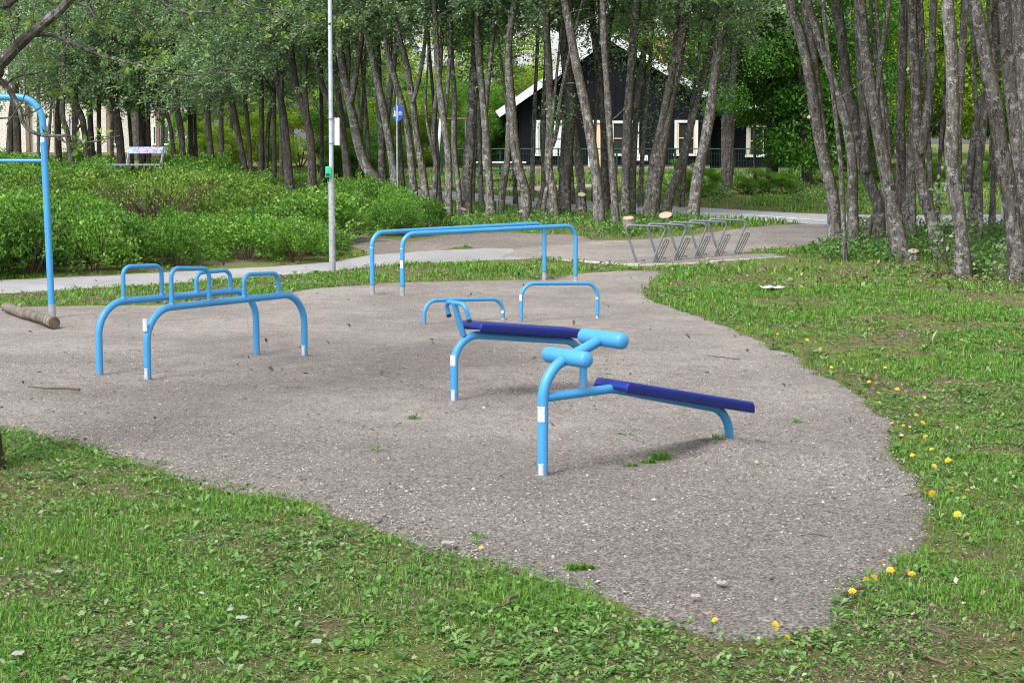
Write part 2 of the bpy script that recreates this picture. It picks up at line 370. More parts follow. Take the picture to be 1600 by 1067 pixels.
# ------------------------------------------------------------------ value noise and polygons in numpy
PERM = rng.random((256, 256))
def vnoise(x, y, f, seed=0):
    x = np.asarray(x)*f+seed*17.3+500; y = np.asarray(y)*f+seed*9.1+500
    i, j = np.floor(x).astype(int), np.floor(y).astype(int); u, v = x-i, y-j
    u, v = u*u*(3-2*u), v*v*(3-2*v); q = lambda a, b: PERM[a % 256, b % 256]
    return (q(i, j)*(1-u)+q(i+1, j)*u)*(1-v)+(q(i, j+1)*(1-u)+q(i+1, j+1)*u)*v
def fbm(x, y, f, seed=0): return (vnoise(x, y, f, seed)+.5*vnoise(x, y, f*2.1, seed+1)+.25*vnoise(x, y, f*4.3, seed+2))/1.75
def inside(poly, x, y):
    x = np.asarray(x); y = np.asarray(y); r = np.zeros(x.shape, bool); n = len(poly)
    for i in range(n):
        x1, y1 = poly[i]; x2, y2 = poly[(i+1) % n]
        if y1 == y2: continue
        r ^= ((y1 > y) != (y2 > y)) & (x < (x2-x1)*(y-y1)/(y2-y1)+x1)
    return r
def ragged(poly, step, amp, seed):
    """resample a world polygon and make its edge uneven"""
    out = []
    for i in range(len(poly)):
        a, b = np.array(poly[i]), np.array(poly[(i+1) % len(poly)]); L = np.linalg.norm(b-a); n = max(1, int(L/step))
        nrm = np.array([-(b-a)[1], (b-a)[0]])/max(L, 1e-6)
        for k in range(n):
            p = a+(b-a)*k/n; w = (fbm(p[0], p[1], 1.6, seed)-.5)*2+(vnoise(p[0], p[1], 6, seed)-.5)*.7
            out.append(tuple(p+nrm*w*amp))
    return out
def smooth_poly(pts, it=1):
    for _ in range(it):
        q = []
        for i in range(len(pts)):
            a, b = np.array(pts[i]), np.array(pts[(i+1) % len(pts)]); q += [tuple(a*.75+b*.25), tuple(a*.25+b*.75)]
        pts = q
    return pts
def sheet(name, poly, grid, off, m, zf=None, soft=True):
    xs = [p[0] for p in poly]; ys = [p[1] for p in poly]
    gx, gy = np.meshgrid(np.arange(min(xs), max(xs), grid), np.arange(min(ys), max(ys), grid)); gx, gy = gx.ravel(), gy.ravel()
    k = inside(poly, gx, gy); V = [Vector(p) for p in poly]+[Vector((a, b)) for a, b in zip(gx[k], gy[k])]
    r = delaunay_2d_cdt(V, [], [list(range(len(poly)))], 1, 1e-4)
    P = np.array([(p.x, p.y) for p in r[0]]); h = np.full(len(P), float(off))
    if zf is not None: h = h+zf(P[:, 0], P[:, 1])
    pa = np.array(poly); pb = np.roll(pa, -1, 0); dmin = np.full(len(P), 9.)
    for q, s in zip(pa, pb):
        e = s-q; t = np.clip(((P-q)@e)/max(e@e, 1e-9), 0, 1); dmin = np.minimum(dmin, np.linalg.norm(P-q-t[:, None]*e, axis=1))
    t = np.clip(dmin/max(.2, grid*.8), 0, 1) if soft else 1.; z = g(P[:, 0], P[:, 1])+h*t-.0015*(1-t)
    F = np.array([f if (r[0][f[1]]-r[0][f[0]]).cross(r[0][f[2]]-r[0][f[0]]) > 0 else f[::-1] for f in r[2] if len(f) == 3])
    o = link(name, mesh_np(name, np.column_stack([P, z]), F, True), m); o['kind'] = 'structure'; return o

# ------------------------------------------------------------------ ground, paths, road
ys = np.concatenate([np.arange(-12, 80, 1.0), np.array([85, 95, 110, 130, 160, 200, 260, 340, 450, 600, 800])])
xs = np.concatenate([np.array([-600, -300, -150, -80]), np.arange(-50, 51, 2.5), np.array([80, 150, 300, 600])])
gx, gy = np.meshgrid(xs, ys); nx, ny = len(xs), len(ys)
F = np.array([(j*nx+i, j*nx+i+1, (j+1)*nx+i+1, (j+1)*nx+i) for j in range(ny-1) for i in range(nx-1)])
o = link('ground', mesh_np('ground', np.column_stack([gx.ravel(), gy.ravel(), g(gx.ravel(), gy.ravel())]), F, True), M['soil'])
tag(o, 'patchy lawn and bare soil that all the rest stands on', 'ground', kind='structure')

PX_GRAVEL = [(-500, 590), (-250, 632), (0, 672), (100, 693), (200, 722), (290, 752), (380, 775), (480, 790), (560, 825), (660, 858), (740, 880), (830, 902), (900, 925), (1000, 960), (1060, 975), (1130, 1000), (1200, 995), (1270, 980), (1330, 950), (1390, 905), (1430, 870), (1455, 820), (1455, 790), (1430, 750), (1400, 700), (1395, 660), (1340, 620), (1280, 580), (1200, 540), (1120, 505), (1060, 485), (1010, 467), (1006, 453), (1030, 436), (1040, 423), (960, 424), (900, 429), (860, 437), (700, 440), (620, 442), (500, 450), (420, 462), (300, 475), (100, 478), (0, 480), (-500, 502)]
P_GRAVEL = ragged(wpoly(PX_GRAVEL), .06, .10, 3)
P_PATH = ragged(wpoly([(-700, 492), (-400, 481), (0, 460), (250, 445), (520, 425), (640, 413), (760, 408), (835, 406), (860, 398), (830, 388), (760, 387), (700, 390), (620, 393), (575, 397), (520, 408), (420, 416), (240, 426), (0, 437), (-400, 455), (-700, 464)]), .2, .05, 5)
P_SIDE = ragged(wpoly([(525, 361), (560, 366), (640, 378), (690, 368), (780, 363), (900, 367), (935, 376), (900, 388), (832, 390), (760, 389), (720, 385), (690, 392), (610, 398), (575, 399), (548, 384)]), .25, .08, 7)
P_RACK = ragged(wpoly([(750, 409), (820, 403), (870, 406), (930, 410), (1000, 416), (1110, 411), (1225, 402), (1215, 396), (1150, 396), (1205, 389), (1262, 385), (1300, 376), (1345, 362), (1290, 349), (1210, 352), (1150, 358), (1080, 367), (1000, 374), (930, 376), (880, 380), (800, 386)]), .25, .07, 9)
P_ROAD = wpoly([(560, 291), (700, 298), (800, 307), (900, 312), (1050, 321), (1200, 330), (1300, 335), (1450, 336), (1600, 334), (2000, 330), (2000, 352), (1600, 352), (1450, 354), (1320, 355), (1290, 353), (1200, 346), (1000, 336), (900, 330), (800, 322), (700, 313), (560, 305)])
P_ROAD = smooth_poly(P_ROAD, 2)
P_SAND = ragged(wpoly([(640, 292), (760, 294.5), (830, 302), (880, 296), (960, 290), (960, 286.5), (860, 289.5), (800, 293), (700, 290), (640, 289)]), .6, .12, 2)
BASES = []                      # filled below: where posts enter the gravel
MOUND = at(1130, 706); DIPS = [(at(985, 722), .42, .028), (at(800, 618), .5, .022), (at(330, 560), .7, .02), (at(720, 480), .5, .02), (at(40, 520), .5, .018)]
POSTS = [at(*q) for q in ((231, 596), (476, 558), (156, 588), (401, 555), (629, 464), (899, 446), (582, 462), (850, 439.5), (663, 509), (786, 500), (814, 505), (933, 499), (82, 499), (848, 746), (710, 627), (911, 608))]
def gravel_z(x, y):
    z = (fbm(x, y, 1.3, 4)-.5)*.014+(fbm(x, y, 7, 8)-.5)*.008
    for p, r, h in DIPS: z = z-.6*h*np.exp(-((x-p.x)**2+(y-p.y)**2)/r**2)
    for p in POSTS: z = z+.012*np.exp(-((x-p.x)**2+(y-p.y)**2)/.085**2)-.007*np.exp(-((x-p.x)**2+(y-p.y)**2)/.3**2)
    z = z+.075*np.exp(-(((x-MOUND.x)/.26)**2+((y-MOUND.y)/.20)**2))*(1+.5*(vnoise(x, y, 9, 2)-.5))
    return np.maximum(z, -.013)
sheet('gravel_area', P_GRAVEL, .10, .016, M['gravel'], gravel_z)['label'] = 'kidney shaped gravel playground under the blue equipment'
sheet('path', P_PATH, .5, .006, M['path'])['label'] = 'grey footpath between the lawn strip and the shrub bank'
sheet('side_path', P_SIDE, .4, .011, M['side_gravel'])['label'] = 'trodden gravel side path beside the shrub mound'
sheet('gravel_path', P_RACK, .4, .016, M['gravel'])['label'] = 'gravel path under the bike stands joining the road'
sheet('road', P_ROAD, .8, .006, M['road'])['label'] = 'grey asphalt road passing behind the tree trunks'
sheet('sandy_path', P_SAND, .8, .011, M['sand'])['label'] = 'pinkish sandy path near the picnic table'
ln = [(-.2, 560), (0, 700)]
mid = [((.45*a[0]+.55*b[0]), (.45*a[1]+.55*b[1])) for a, b in zip([(700, 298), (800, 307), (900, 312), (1050, 321), (1200, 330), (1300, 335), (1450, 336), (1600, 334), (1900, 331)], [(700, 313), (800, 322), (900, 330), (1000, 336), (1200, 346), (1300, 354), (1450, 354), (1600, 352), (1900, 352)])]
mw = np.array([(p.x, p.y) for p in (at(*q) for q in mid)]); mw = spline(mw, 40)
tt = np.gradient(mw, axis=0); tt /= np.linalg.norm(tt, axis=1)[:, None]; nn = np.column_stack([-tt[:, 1], tt[:, 0]])
sheet('road_marking', [tuple(p) for p in mw+nn*.05]+[tuple(p) for p in (mw-nn*.05)[::-1]], 5, .011, M['paint_line'], None, False)['label'] = 'thin white line along the road'
# ------------------------------------------------------------------ the blue outdoor gym
def Z(p, z): return Vector((p.x, p.y, p.z+z))
def sleeve(root, P, z0, z1, r, facing=None, name='sticker', printed=False, half=.72, owner=None):
    """a sticker bent round the tube on its side towards the lawn"""
    d = facing or Matrix.Rotation(rad(-24), 3, 'Z') @ Vector((-P.x*.3, -P.y, 0)).normalized()
    half = .52 if printed else half
    a, b = Z(P, z0), Z(P, z1); s = MB().tube([a, b], r+.0015, 9, ang=(d, half)).build(name, M['sticker'], owner or root)
    if printed:
        q = MB(); h = z1-z0
        for k in (.12, .86): q.tube([Z(P, z0+h*k), Z(P, z0+h*(k+.04))], r+.003, 9, ang=(d, half*.8))
        for sgn in (-1, 1):
            dd = Matrix.Rotation(sgn*half*.75, 3, 'Z') @ d; q.tube([Z(P, z0+h*.16), Z(P, z0+h*.86)], r+.003, 3, ang=(dd, half*.07))
        q.build('print', M['print'], s)
    return s
def hoop(name, A, B, ha, hb, r, bend, label, cat, group=None, sleeves=(), stickers=()):
    root = thing(name, A, label, cat, group)
    MB().tube(fillet([Z(A, -.12), Z(A, ha), Z(B, hb), Z(B, -.12)], bend, 12), r, 18).build('frame', M['blue'], root)
    for P, h in sleeves:
        MB().tube([Z(P, -.1), Z(P, h)], r+.0025, 18).build('ground_sleeve', M['galv'], root)
        MB().tube([Z(P, h), Z(P, h+.012)], r+.006, 18).build('collar', M['rack'], root)
    for st in stickers: sleeve(root, st[0], st[1], st[2], r, printed=len(st) > 3)
    return root
# low bars with two hand grips each
def grip_bar(A, B, pyA, pyB, grips, label, stickers, r=.03):
    ha, hb = hz(A, pyA), hz(B, pyB)
    root = hoop('push_up_bar', A, B, ha, hb, r, .27, label, 'exercise bar', 'low bars with hand grips', stickers=stickers)
    for (x0, x1, ytop) in grips:
        # find the grip feet on the bar by their pixel columns
        def foot(px):
            d = ray(px, 500); k = d.x/d.y; t = (k*A.y-A.x)/((B.x-A.x)-k*(B.y-A.y)); return A.lerp(B, t), ha+(hb-ha)*t
        (f0, z0), (f1, z1) = foot(x0), foot(x1); zt0, zt1 = hz(f0, ytop[0]), hz(f1, ytop[1])
        MB().tube(fillet([Z(f0, z0), Z(f0, zt0), Z(f1, zt1), Z(f1, z1)], .075, 8), .0185, 14).build('hand_grip', M['blue'], root)
        for P_, z_ in ((f0, z0), (f1, z1)): MB().tube([Z(P_, z_+r*.8), Z(P_, z_+r*1.15)], [.026, .0205], 14).build('weld', M['blue'], root)
    return root
A, B = at(231, 596), at(476, 558)
grip_bar(A, B, 484, 458, [(269, 328, (419, 420)), (382, 436, (429, 427))], 'low blue bar with two hand grips and white stickers on its legs', [(A, .41, .51), (A, .02, .11, 1), (B, .41, .445), (B, .02, .11, 1)])
C_, D_ = at(156, 588), at(401, 555)
grip_bar(C_, D_, 474, 452, [(194, 254, (417, 415)), (308, 361, (426, 422))], 'low blue bar with two hand grips and bare legs, behind the stickered one', [])
# tall parallel bars
A, B = at(629, 464), at(899, 446)
hoop('parallel_bar', A, B, hz(A, 366), hz(B, 352.5), .029, .17, 'long tall blue bar with a white sticker on one leg', 'exercise bar', 'tall parallel bars', [(A, .13), (B, .13)], [(A, .36, .46), (A, .60, .61)])
A, B = at(582, 462), at(850.5, 439.5)
hoop('parallel_bar', A, B, hz(A, 364), hz(B, 349), .029, .17, 'long tall blue bar without white sticker, behind its stickered twin', 'exercise bar', 'tall parallel bars', [(A, .13), (B, .13)], [(A, .60, .61)])
# low hurdles
A, B = at(663, 509), at(786, 500)
hoop('low_hurdle', A, B, hz(A, 469.5), hz(B, 467), .021, .15, 'lowest blue hoop standing behind the flat bench handle', 'exercise bar', None, [], [(B, .075, .11), (B, .0, .02)])
A, B = at(814.5, 505), at(933.5, 499)
hoop('low_hurdle', A, B, hz(A, 443), hz(B, 442.5), .021, .15, 'blue hoop of middling height between the flat bench and tall bars', 'exercise bar', None, [], [(A, .24, .31), (B, .22, .245), (B, 0, .03)])
# pull-up bar
A = at(82, 499); top = atY(76, 152, A.y).z; r = .036
B = A+Vector((-1.75, .12, 0)); lean = Vector((-.045, 0, 0))
root = thing('pull_up_bar', A, 'tall blue pull-up frame beside the log', 'exercise bar')
hA = top-A.z
MB().tube(fillet([Z(A, -.15), Z(A, hA)+lean, Z(B, hA)+lean, Z(B, -.15)], .27, 14), r, 18).build('frame', M['blue'], root)
zc = hz(A, 251.5); MB().tube([Z(A, zc)+lean*.6, Z(B, zc)+lean*.6], .0185, 14).build('cross_bar', M['blue'], root)
for P in (A, B): MB().tube([Z(P, -.1), Z(P, .165)+lean*.06], r+.0025, 18).build('ground_sleeve', M['galv'], root)
zs = hz(A, 222); sleeve(root, A+lean*.75, zs, zs+.07, r+.001)
# sit-up benches: perforated board on a bent tube spine
def board(root, P0, d, r, s0, z0, s1, z1, w, th=.068):
    """sheet-metal board with folded edges; P0 origin, d along, r across"""
    a, b = P0+d*s0+Vector((0, 0, z0)), P0+d*s1+Vector((0, 0, z1)); L = (b-a).length; e = (b-a)/L
    n = r.cross(e); n = n if n.z > 0 else -n
    # profile along the board: short ends curl down; profile across: long edges fold down
    prof = [(-.5, -th), (-.5, -.012)]+[(-.5+.012*(1-math.cos(t)), -.012+.012*math.sin(t)) for t in (.5, 1.0, 1.57)]
    prof = [(u*w/1.0 if abs(u) == .5 else -w/2+(u+.5), v) for u, v in prof]; prof = prof+[(-u, v) for u, v in prof[::-1]]
    ue = [0, .0015, .005, .010, .017, .026]; us = ue+list(np.linspace(.05, L-.05, 10))+[L-q for q in ue[::-1]]
    cv = lambda q: 0 if q >= .026 else -.052*(1-math.sqrt(max(0, 1-(1-q/.026)**2)))
    dz = lambda u: cv(u)+cv(L-u)
    V, UV = [], []
    for u in us:
        for (x, v) in prof:
            vv = max(v, -th) if v < -.02 else v
            V.append(a+e*u+r*x+n*(vv+dz(u)*(1 if v > -.02 else 0))); UV.append((u/.014, x/.014))
    k = len(prof); F = [(i*k+j, i*k+j+1, (i+1)*k+j+1, (i+1)*k+j) for i in range(len(us)-1) for j in range(k-1)]
    mb = MB().add(V, F); o = mb.build('board', [M['navy'], M['navy_plain']], root, smooth=False)
    uv = o.data.uv_layers.new(name='UVMap')
    for lp in o.data.loops: uv.data[lp.index].uv = UV[lp.vertex_index]
    for p in o.data.polygons:
        c = sum((o.data.vertices[i].co for i in p.vertices), Vector())/len(p.vertices)
        if p.index % (k-1) in (0, k-2): p.material_index = 1
    q = o.modifiers.new('sheet', 'SOLIDIFY'); q.thickness = .003; q.offset = -1
    return a, b, e, n, L
# inclined bench with foot rollers
A, B = at(848, 746), at(1141, 701); B = B+Vector((0, 0, .05))
d = (B-A); d.z = 0; Lb = d.length; d.normalize(); r_ = Vector((d.y, -d.x, 0))
root = thing('sit_up_bench', A, 'sloping sit-up bench with navy board and two fat foot rollers', 'exercise bench')
R = .0315
def onp(s, z): return A+d*s+Vector((0, 0, z))
def solve(px, py):
    """point in the vertical plane of the bench seen at a pixel"""
    q = ray(px, py); n = r_; t = (A-Vector((0, 0, CAMH))).dot(n)/q.dot(n); p = Vector((0, 0, CAMH))+q*t
    return (p-A).dot(d), p.z-A.z
s1, z1 = solve(886, 558); s2, z2 = solve(942, 529)
post = fillet([onp(0, -.15), onp(0, z1-.07), onp(s2, z2)], .23, 14)
MB().tube(post, R, 18).build('post', M['blue'], root)
for s, z in ((s1, z1), (s2, z2)):
    c = onp(s, z); MB().capsule(c-r_*.195, c+r_*.195, .048).build('foot_roller', M['blue'], root)
zb = solve(852, 621)[1]; sk, zk = solve(957, 607)
se, ze = solve(1095, 634)
MB().tube(fillet([onp(.02, zb), onp(sk, zk), onp(Lb-.02, ze-.05), onp(Lb, -.12)], [.25, .2], 12), R-.004, 18).build('spine', M['blue'], root)
bs0, bz0 = solve(955, 592); bs1, bz1 = solve(1150, 624.5)
a, b, e, n, L = board(root, A, d, r_, bs0, bz0, bs1+.03, bz1-.003, .29)
for t in (.18, .8): MB().box(a+e*L*t-n*.035, (.05, .22, .03), math.atan2(d.y, d.x)).build('bracket', M['rack'], root)
sleeve(root, A, hz(A, 658), hz(A, 634), R); sleeve(root, A, .01, .085, R, printed=True, half=.8)
# flat bench with hooked handle
A, B = at(710, 627), at(911, 608)
d = (B-A); d.z = 0; Lb = d.length; d.normalize(); r_ = Vector((d.y, -d.x, 0))
root = thing('sit_up_bench', A, 'level sit-up bench with navy board and hooked handle bar', 'exercise bench')
zA, zB = solve(760, 523)[1], solve(880, 533)[1]
sl = (zB-zA)/(solve(880, 533)[0]-solve(760, 523)[0])
MB().tube(fillet([onp(0, -.12), onp(0, zA-sl*.2), onp(Lb, zB+sl*.12), onp(Lb, -.12)], .2, 12), R-.002, 18).build('spine', M['blue'], root)
s0, z0 = solve(735, 502); s9, z9 = solve(896, 513.5)
a, b, e, n, L = board(root, A, d, r_, s0, z0, s9+.055, z9-.003, .29)
for t in (.2, .8): MB().box(a+e*L*t-n*.04, (.05, .22, .03), math.atan2(d.y, d.x)).build('bracket', M['rack'], root)
hs, hz_ = solve(724, 524); ts, tz = solve(709, 473)
MB().tube([onp(hs, hz_), onp(ts, tz)], .0225, 16).build('handle_post', M['blue'], root)
T = onp(ts, tz); k = d*.03-Vector((0, 0, .105))
hb = fillet([T-r_*.12+k, T-r_*.12, T+r_*.16, T+r_*.16+k*1.15], .06, 8)
MB().tube(hb, .017, 14).build('handle_bar', M['blue'], root)
for p, q in ((hb[0], hb[1]), (hb[-1], hb[-2])):
    v = (p-q).normalized(); MB().tube([p-v*.012, p+v*.012], .0185, 14).build('end_cap', M['black'], root)
sleeve(root, A, hz(A, 571), hz(A, 554), R-.001); sleeve(root, A, .01, .09, R-.002, printed=True, half=.8)

# ------------------------------------------------------------------ bike stands
P0, P4 = at(997, 411), at(1125, 398.5)
sc = P0.y/FPX
labels = ['grey bike stand in front of the cut stump, first of the row of five', 'grey bike stand second in the row from the cut stump', 'grey bike stand in the middle of the row of five', 'grey bike stand fourth in the row from the cut stump', 'grey bike stand at the road end of the row of five']
def bike_stand():
    root = thing('bike_stand', P0, labels[0], 'bike stand', 'row of bike stands')
    x = lambda px, py, y=0: Vector((P0.x+(px-997)*sc, P0.y+y, P0.z+(411-py)*sc))
    MB().tube(fillet([x(997, 416), x(975, 352), x(1041, 354.5), x(1017, 416)], .06, 8), .0175, 12).build('frame', M['rack'], root)
    for o in (0, 1):
        MB().tube(fillet([x(1021+o*3.5, 413, -.03), x(1038.5+o*3.5, 375, -.03), x(1042+o*3.5, 375, -.03), x(1025+o*3.5, 413, -.03)], .012, 4), .0065, 8).build('wheel_holder', M['rack_thin'], root)
    MB().tube(fillet([x(1003, 414, .04), x(1003.5, 406.5, .04), x(1007.5, 406.5, .04), x(1008, 414, .04)], .01, 4), .006, 8).build('ground_loop', M['rack_thin'], root)
    return root
bs = bike_stand()
for i in range(1, 5): copy_tree(bs, P0.lerp(P4, i/4), 0, labels[i])
kb = [at(*q) for q in ((866, 406), (1000, 416.5), (1110, 411.5), (1228, 401.5))]
mb = MB()
for p, q in zip(kb, kb[1:]):
    v = q-p; c = (p+q)/2; mb.box(c+Vector((0, 0, -.01)), (v.length-.01, .06, .07), math.atan2(v.y, v.x))
tag(mb.build('edging_kerb', M['concrete'], loc=kb[0], bevel=.008), 'low pale concrete edging along the grass side of the bike stands', 'kerb', kind='structure')

# ------------------------------------------------------------------ lamp post
A = at(519.5, 427); k = A.y/FPX
root = thing('lamp_post', A, 'tall grey lamp post with sign plate and green box', 'lamp post')
hS = hz(A, 283); MB().tube([Z(A, -.2), Z(A, hS-.06), Z(A, hS)], [5.2*k, 5.0*k, 4.3*k], 20).build('lower_tube', M['galv'], root)
tp = atY(515.5, 0, A.y); up = [Z(A, hS-.03), Vector((tp.x, tp.y, tp.z)), Vector((tp.x-.01, tp.y, 5.6))]
MB().tube(up, [3.5*k, 3.1*k, 2.9*k], 18).build('upper_tube', M['galv_pale'], root)
q = up[-1]; MB().tube(fillet([q, q+Vector((0, 0, .25)), q+Vector((-.1, -.7, .32))], .2), .03, 12).build('lamp_arm', M['galv_pale'], root)
MB().box(q+Vector((-.15, -.95, .33)), (.22, .55, .09), .1).build('lamp_head', M['galv'], root, bevel=.03)
ax = lambda py: atY(517.3, py, A.y)
sg = MB(); c = ax(206)+Vector((7.2*k, .02, 0)); sg.box(c, (10.5*k, .012, 42*k), rad(-24)); s_ = sg.build('sign_plate', M['white'], root, bevel=.003)
c2 = c+Vector((.0, -.008, 0)); MB().box(c2+Vector((5.1*k, .0, 0)), (.015, .03, 42.6*k), rad(-24)).build('sign_edge', M['paper'], s_)
for py in (186, 224.5): MB().tube([ax(py+.8), ax(py-.8)], 4.2*k, 16).build('clamp_band', M['rack'], root)
c = ax(269)+Vector((-3.6*k, -.055, 0)); gb = MB().box(c, (8.6*k, .09, 17*k), rad(12)).build('waste_bag_box', M['green_box'], root, bevel=.012)
MB().box(c+Vector((-.004, -.05, -.035)), (5*k, .012, 3*k), rad(12)).build('bag_slot', M['black'], gb)
cc = Z(A, hz(A, 345)); MB().tube([cc+Vector((0, 0, -.06)), cc+Vector((0, 0, .06))], 5.3*k, 6, ang=(Vector((.8, -.6, 0)), .3)).build('paper_strip', M['sticker'], root)

# ------------------------------------------------------------------ round blue path sign
Y = 38.0; c = atY(621.5, 177, Y); P = Vector((c.x-.02, Y+.04, g(c.x, Y)))
root = thing('path_sign', P, 'round blue shared path sign turned sideways among the tree trunks', 'road sign')
MB().tube([Z(P, -.2), Vector((P.x, P.y, c.z+.35))], .021, 12).build('post', M['galv'], root)
az = rad(47); nrm = Vector((math.sin(az)*-1, -math.cos(az), 0)); tx = Vector((math.cos(az), -math.sin(az), 0))
rr = 12.8*Y/FPX
MB().tube([c+nrm*.0, c-nrm*.012], rr, 32).build('face', M['sign_blue'], root)
pic = MB(); up_ = Vector((0, 0, 1)); F0 = c+nrm*.006
pl = lambda u, v: F0+tx*u+up_*v
def stroke(pts, w): pic.tube([pl(*q) for q in pts], w, 6)
stroke([(0, -rr*.9), (0, rr*.9)], .007)
for u in (.045, .125): stroke([(u+.032*math.cos(t), -.015+.032*math.sin(t)) for t in np.linspace(0, 6.3, 14)], .005)
stroke([(.045, -.015), (.07, .03), (.115, .03), (.125, -.015)], .005); stroke([(.07, .03), (.088, -.012), (.115, .03), (.112, .048)], .005)
stroke([(-.105, .06), (-.105, .0), (-.125, -.075)], .012); stroke([(-.105, .0), (-.085, -.075)], .009); stroke([(-.105, .05), (-.07, .01)], .007)
stroke([(-.105, .085), (-.105, .095)], .016); stroke([(-.055, .0), (-.055, -.04), (-.06, -.075)], .010); stroke([(-.055, .022), (-.055, .026)], .012)
pic.build('pictogram', M['white'], root)
Y = 62; c = atY(108, 193, Y); P = Vector((c.x, Y+.05, g(c.x, Y)))
root = thing('path_sign', P, 'round blue sign seen almost edge-on before the white brick building', 'road sign')
MB().tube([Z(P, -.2), Vector((P.x, P.y, c.z+.3))], .03, 10).build('post', M['galv_pale'], root)
az = rad(68); nrm = Vector((-math.sin(az), -math.cos(az), 0)); MB().tube([c, c-nrm*.015], 9*Y/FPX, 24).build('face', M['sign_blue'], root)
up_ = Vector((0, 0, 1)); tx = Vector((math.cos(az), -math.sin(az), 0)); F0 = c+nrm*.006; pic = MB()
stroke([(0, .1), (0, -.06)], .02); stroke([(-.07, -.02), (0, -.1), (.07, -.02)], .02); pic.build('pictogram', M['white'], root)

# ------------------------------------------------------------------ park bench on the shrub bank
Y = 46.0; k = Y/FPX
Cb = atY(213, 258, Y); Pg = Vector((Cb.x, Y, g(Cb.x, Y)))
root = thing('park_bench', Pg, 'weathered park bench with graffiti on its back, half sunk in shrubs', 'bench')
f = lambda px, py, dy=0: atY(px, py, Y)+Vector((0, dy, 0))
seat = MB()
for i in range(3): seat.box(f(213.5, 257.6)+Vector((0, -.42+i*.15, 0)), (84*k, .13, .04))
seat.build('seat', M['bench_grey'], root, bevel=.006)
MB().box(f(225.5, 235.2, .14), (56*k, .035, 10.5*k), R=Matrix.Rotation(rad(-12), 3, 'X')).build('backrest', M['graffiti'], root, bevel=.006)
for px in (200, 253.5):
    MB().tube([f(px-2, 259, .02), f(px, 229.5, .19)], .033, 4).build('back_support', M['bench_grey'], root)
for px in (177, 250):
    MB().tube([f(px, 258, -.38), Vector((f(px, 258).x, Y-.38, Pg.z-.1))], .03, 8).build('leg', M['bench_grey'], root)
    MB().tube([f(px, 258, .05), Vector((f(px, 258).x, Y+.05, Pg.z-.1))], .03, 8).build('leg', M['bench_grey'], root)
# ------------------------------------------------------------------ buildings
def window(root, c, w, h, fr=.09, glass='glass', frame='white', bars=(1, 1), y_out=.0, inner=None):
    """c centre on the wall face; frame proud of the wall, pane behind it"""
    mb = MB(); x, y, z = c; t = .10
    mb.box((x, y-t/2+.02, z+h/2-fr/2), (w, t, fr)); mb.box((x, y-t/2+.015, z-h/2+fr/2), (w+.06, t+.02, fr))
    for s in (-1, 1): mb.box((x+s*(w/2-fr/2), y-t/2+.02, z), (fr, t-.004, h-2*fr))
    o = mb.build('window', M[frame], root, smooth=False)
    MB().box((x, y-.012, z), (w-2*fr+.01, .02, h-2*fr+.01)).build('pane', M[glass], o, smooth=False)
    q = MB()
    for i in range(1, bars[0]+1): q.box((x-w/2+fr+(w-2*fr)*i/(bars[0]+1), y-.045, z), (.045, .045, h-2*fr))
    for i in range(1, bars[1]+1): q.box((x, y-.042, z-h/2+fr+(h-2*fr)*i/(bars[1]+1)), (w-2*fr, .03, .03))
    if inner:
        for s in (-1, 1): q.box((x+s*(w/2-fr-.03), y-.04, z), (.06, .04, h-2*fr))
    q.build('glazing_bar', M[inner or frame], o, smooth=False); return o
# black boarded house with white trim
Y = 60.0; k = Y/FPX
def hp(px, py, dy=0): return atY(px, py, Y)+Vector((0, dy, 0))
gz = hp(800, 268).z
L_, R_, ap = hp(811, 160), hp(1112, 160), hp(951, 62); zt = L_.z
base = Vector((ap.x, Y, gz))
root = thing('house', base, 'black boarded house with white trim behind the grove', 'house')
DEP = 8.0
L0, R0 = Vector((L_.x, Y, gz)), Vector((R_.x, Y, gz))
MB().prism([L0+Vector((0, 0, .22)), R0+Vector((0, 0, .22)), Vector((R_.x, Y, zt)), ap, Vector((L_.x, Y, zt))], (0, 0, 0), (0, DEP, 0)).build('wall', M['boards'], root, smooth=False)
MB().box(((L_.x+R_.x)/2, Y+DEP/2, gz), (R_.x-L_.x-.06, DEP-.06, .5)).build('foundation', M['stonebase'], root, smooth=False)
rf = MB(); bb = MB()
for E, ov in ((L_, -1), (R_, 1)):
    sl = (ap-Vector((E.x, Y, zt))); e = sl.normalized(); tipL = Vector((E.x, Y, zt))-e*.85; up = Vector((-e.z*(1 if e.x > 0 else -1), 0, abs(e.x)))
    tipL = tipL+up*.05; apx = ap+up*.05
    rf.prism([tipL, apx, apx+up*.12, tipL+up*.12], (0, -.42, 0), (0, DEP+.4, 0))
    bb.prism([tipL-up*.10, apx-up*.10, apx+up*.15, tipL+up*.15], (0, -.47, 0), (0, -.425, 0))
r_o = rf.build('roof', M['roofdark'], root, smooth=False); bb.build('bargeboard', M['white'], r_o, smooth=False)
def hwin(x0, y0, x1, y1, **q):
    a, b = hp(x0, y0), hp(x1, y1); window(root, ((a.x+b.x)/2, Y, (a.z+b.z)/2), b.x-a.x, a.z-b.z, **q)
hwin(837, 188, 882, 244, glass='curtain', bars=(1, 1))
hwin(952, 189, 998, 244, inner='cream', bars=(1, 1))
hwin(1054, 188, 1090, 244, inner='cream', bars=(0, 1))
a, b = hp(919, 188), hp(951, 262)
dr = MB(); w = b.x-a.x; cx = (a.x+b.x)/2; h = a.z-b.z; cz = (a.z+b.z)/2
for s in (-1, 1): dr.box((cx+s*(w/2-.05), Y-.04, cz), (.10, .10, h))
dr.box((cx, Y-.042, a.z-.05), (w-.2, .10, .10)); do = dr.build('door', M['white'], root, smooth=False)
MB().box((cx, Y-.02, cz-.05), (w-.21, .05, h-.1)).build('door_leaf', M['cream'], do, smooth=False)
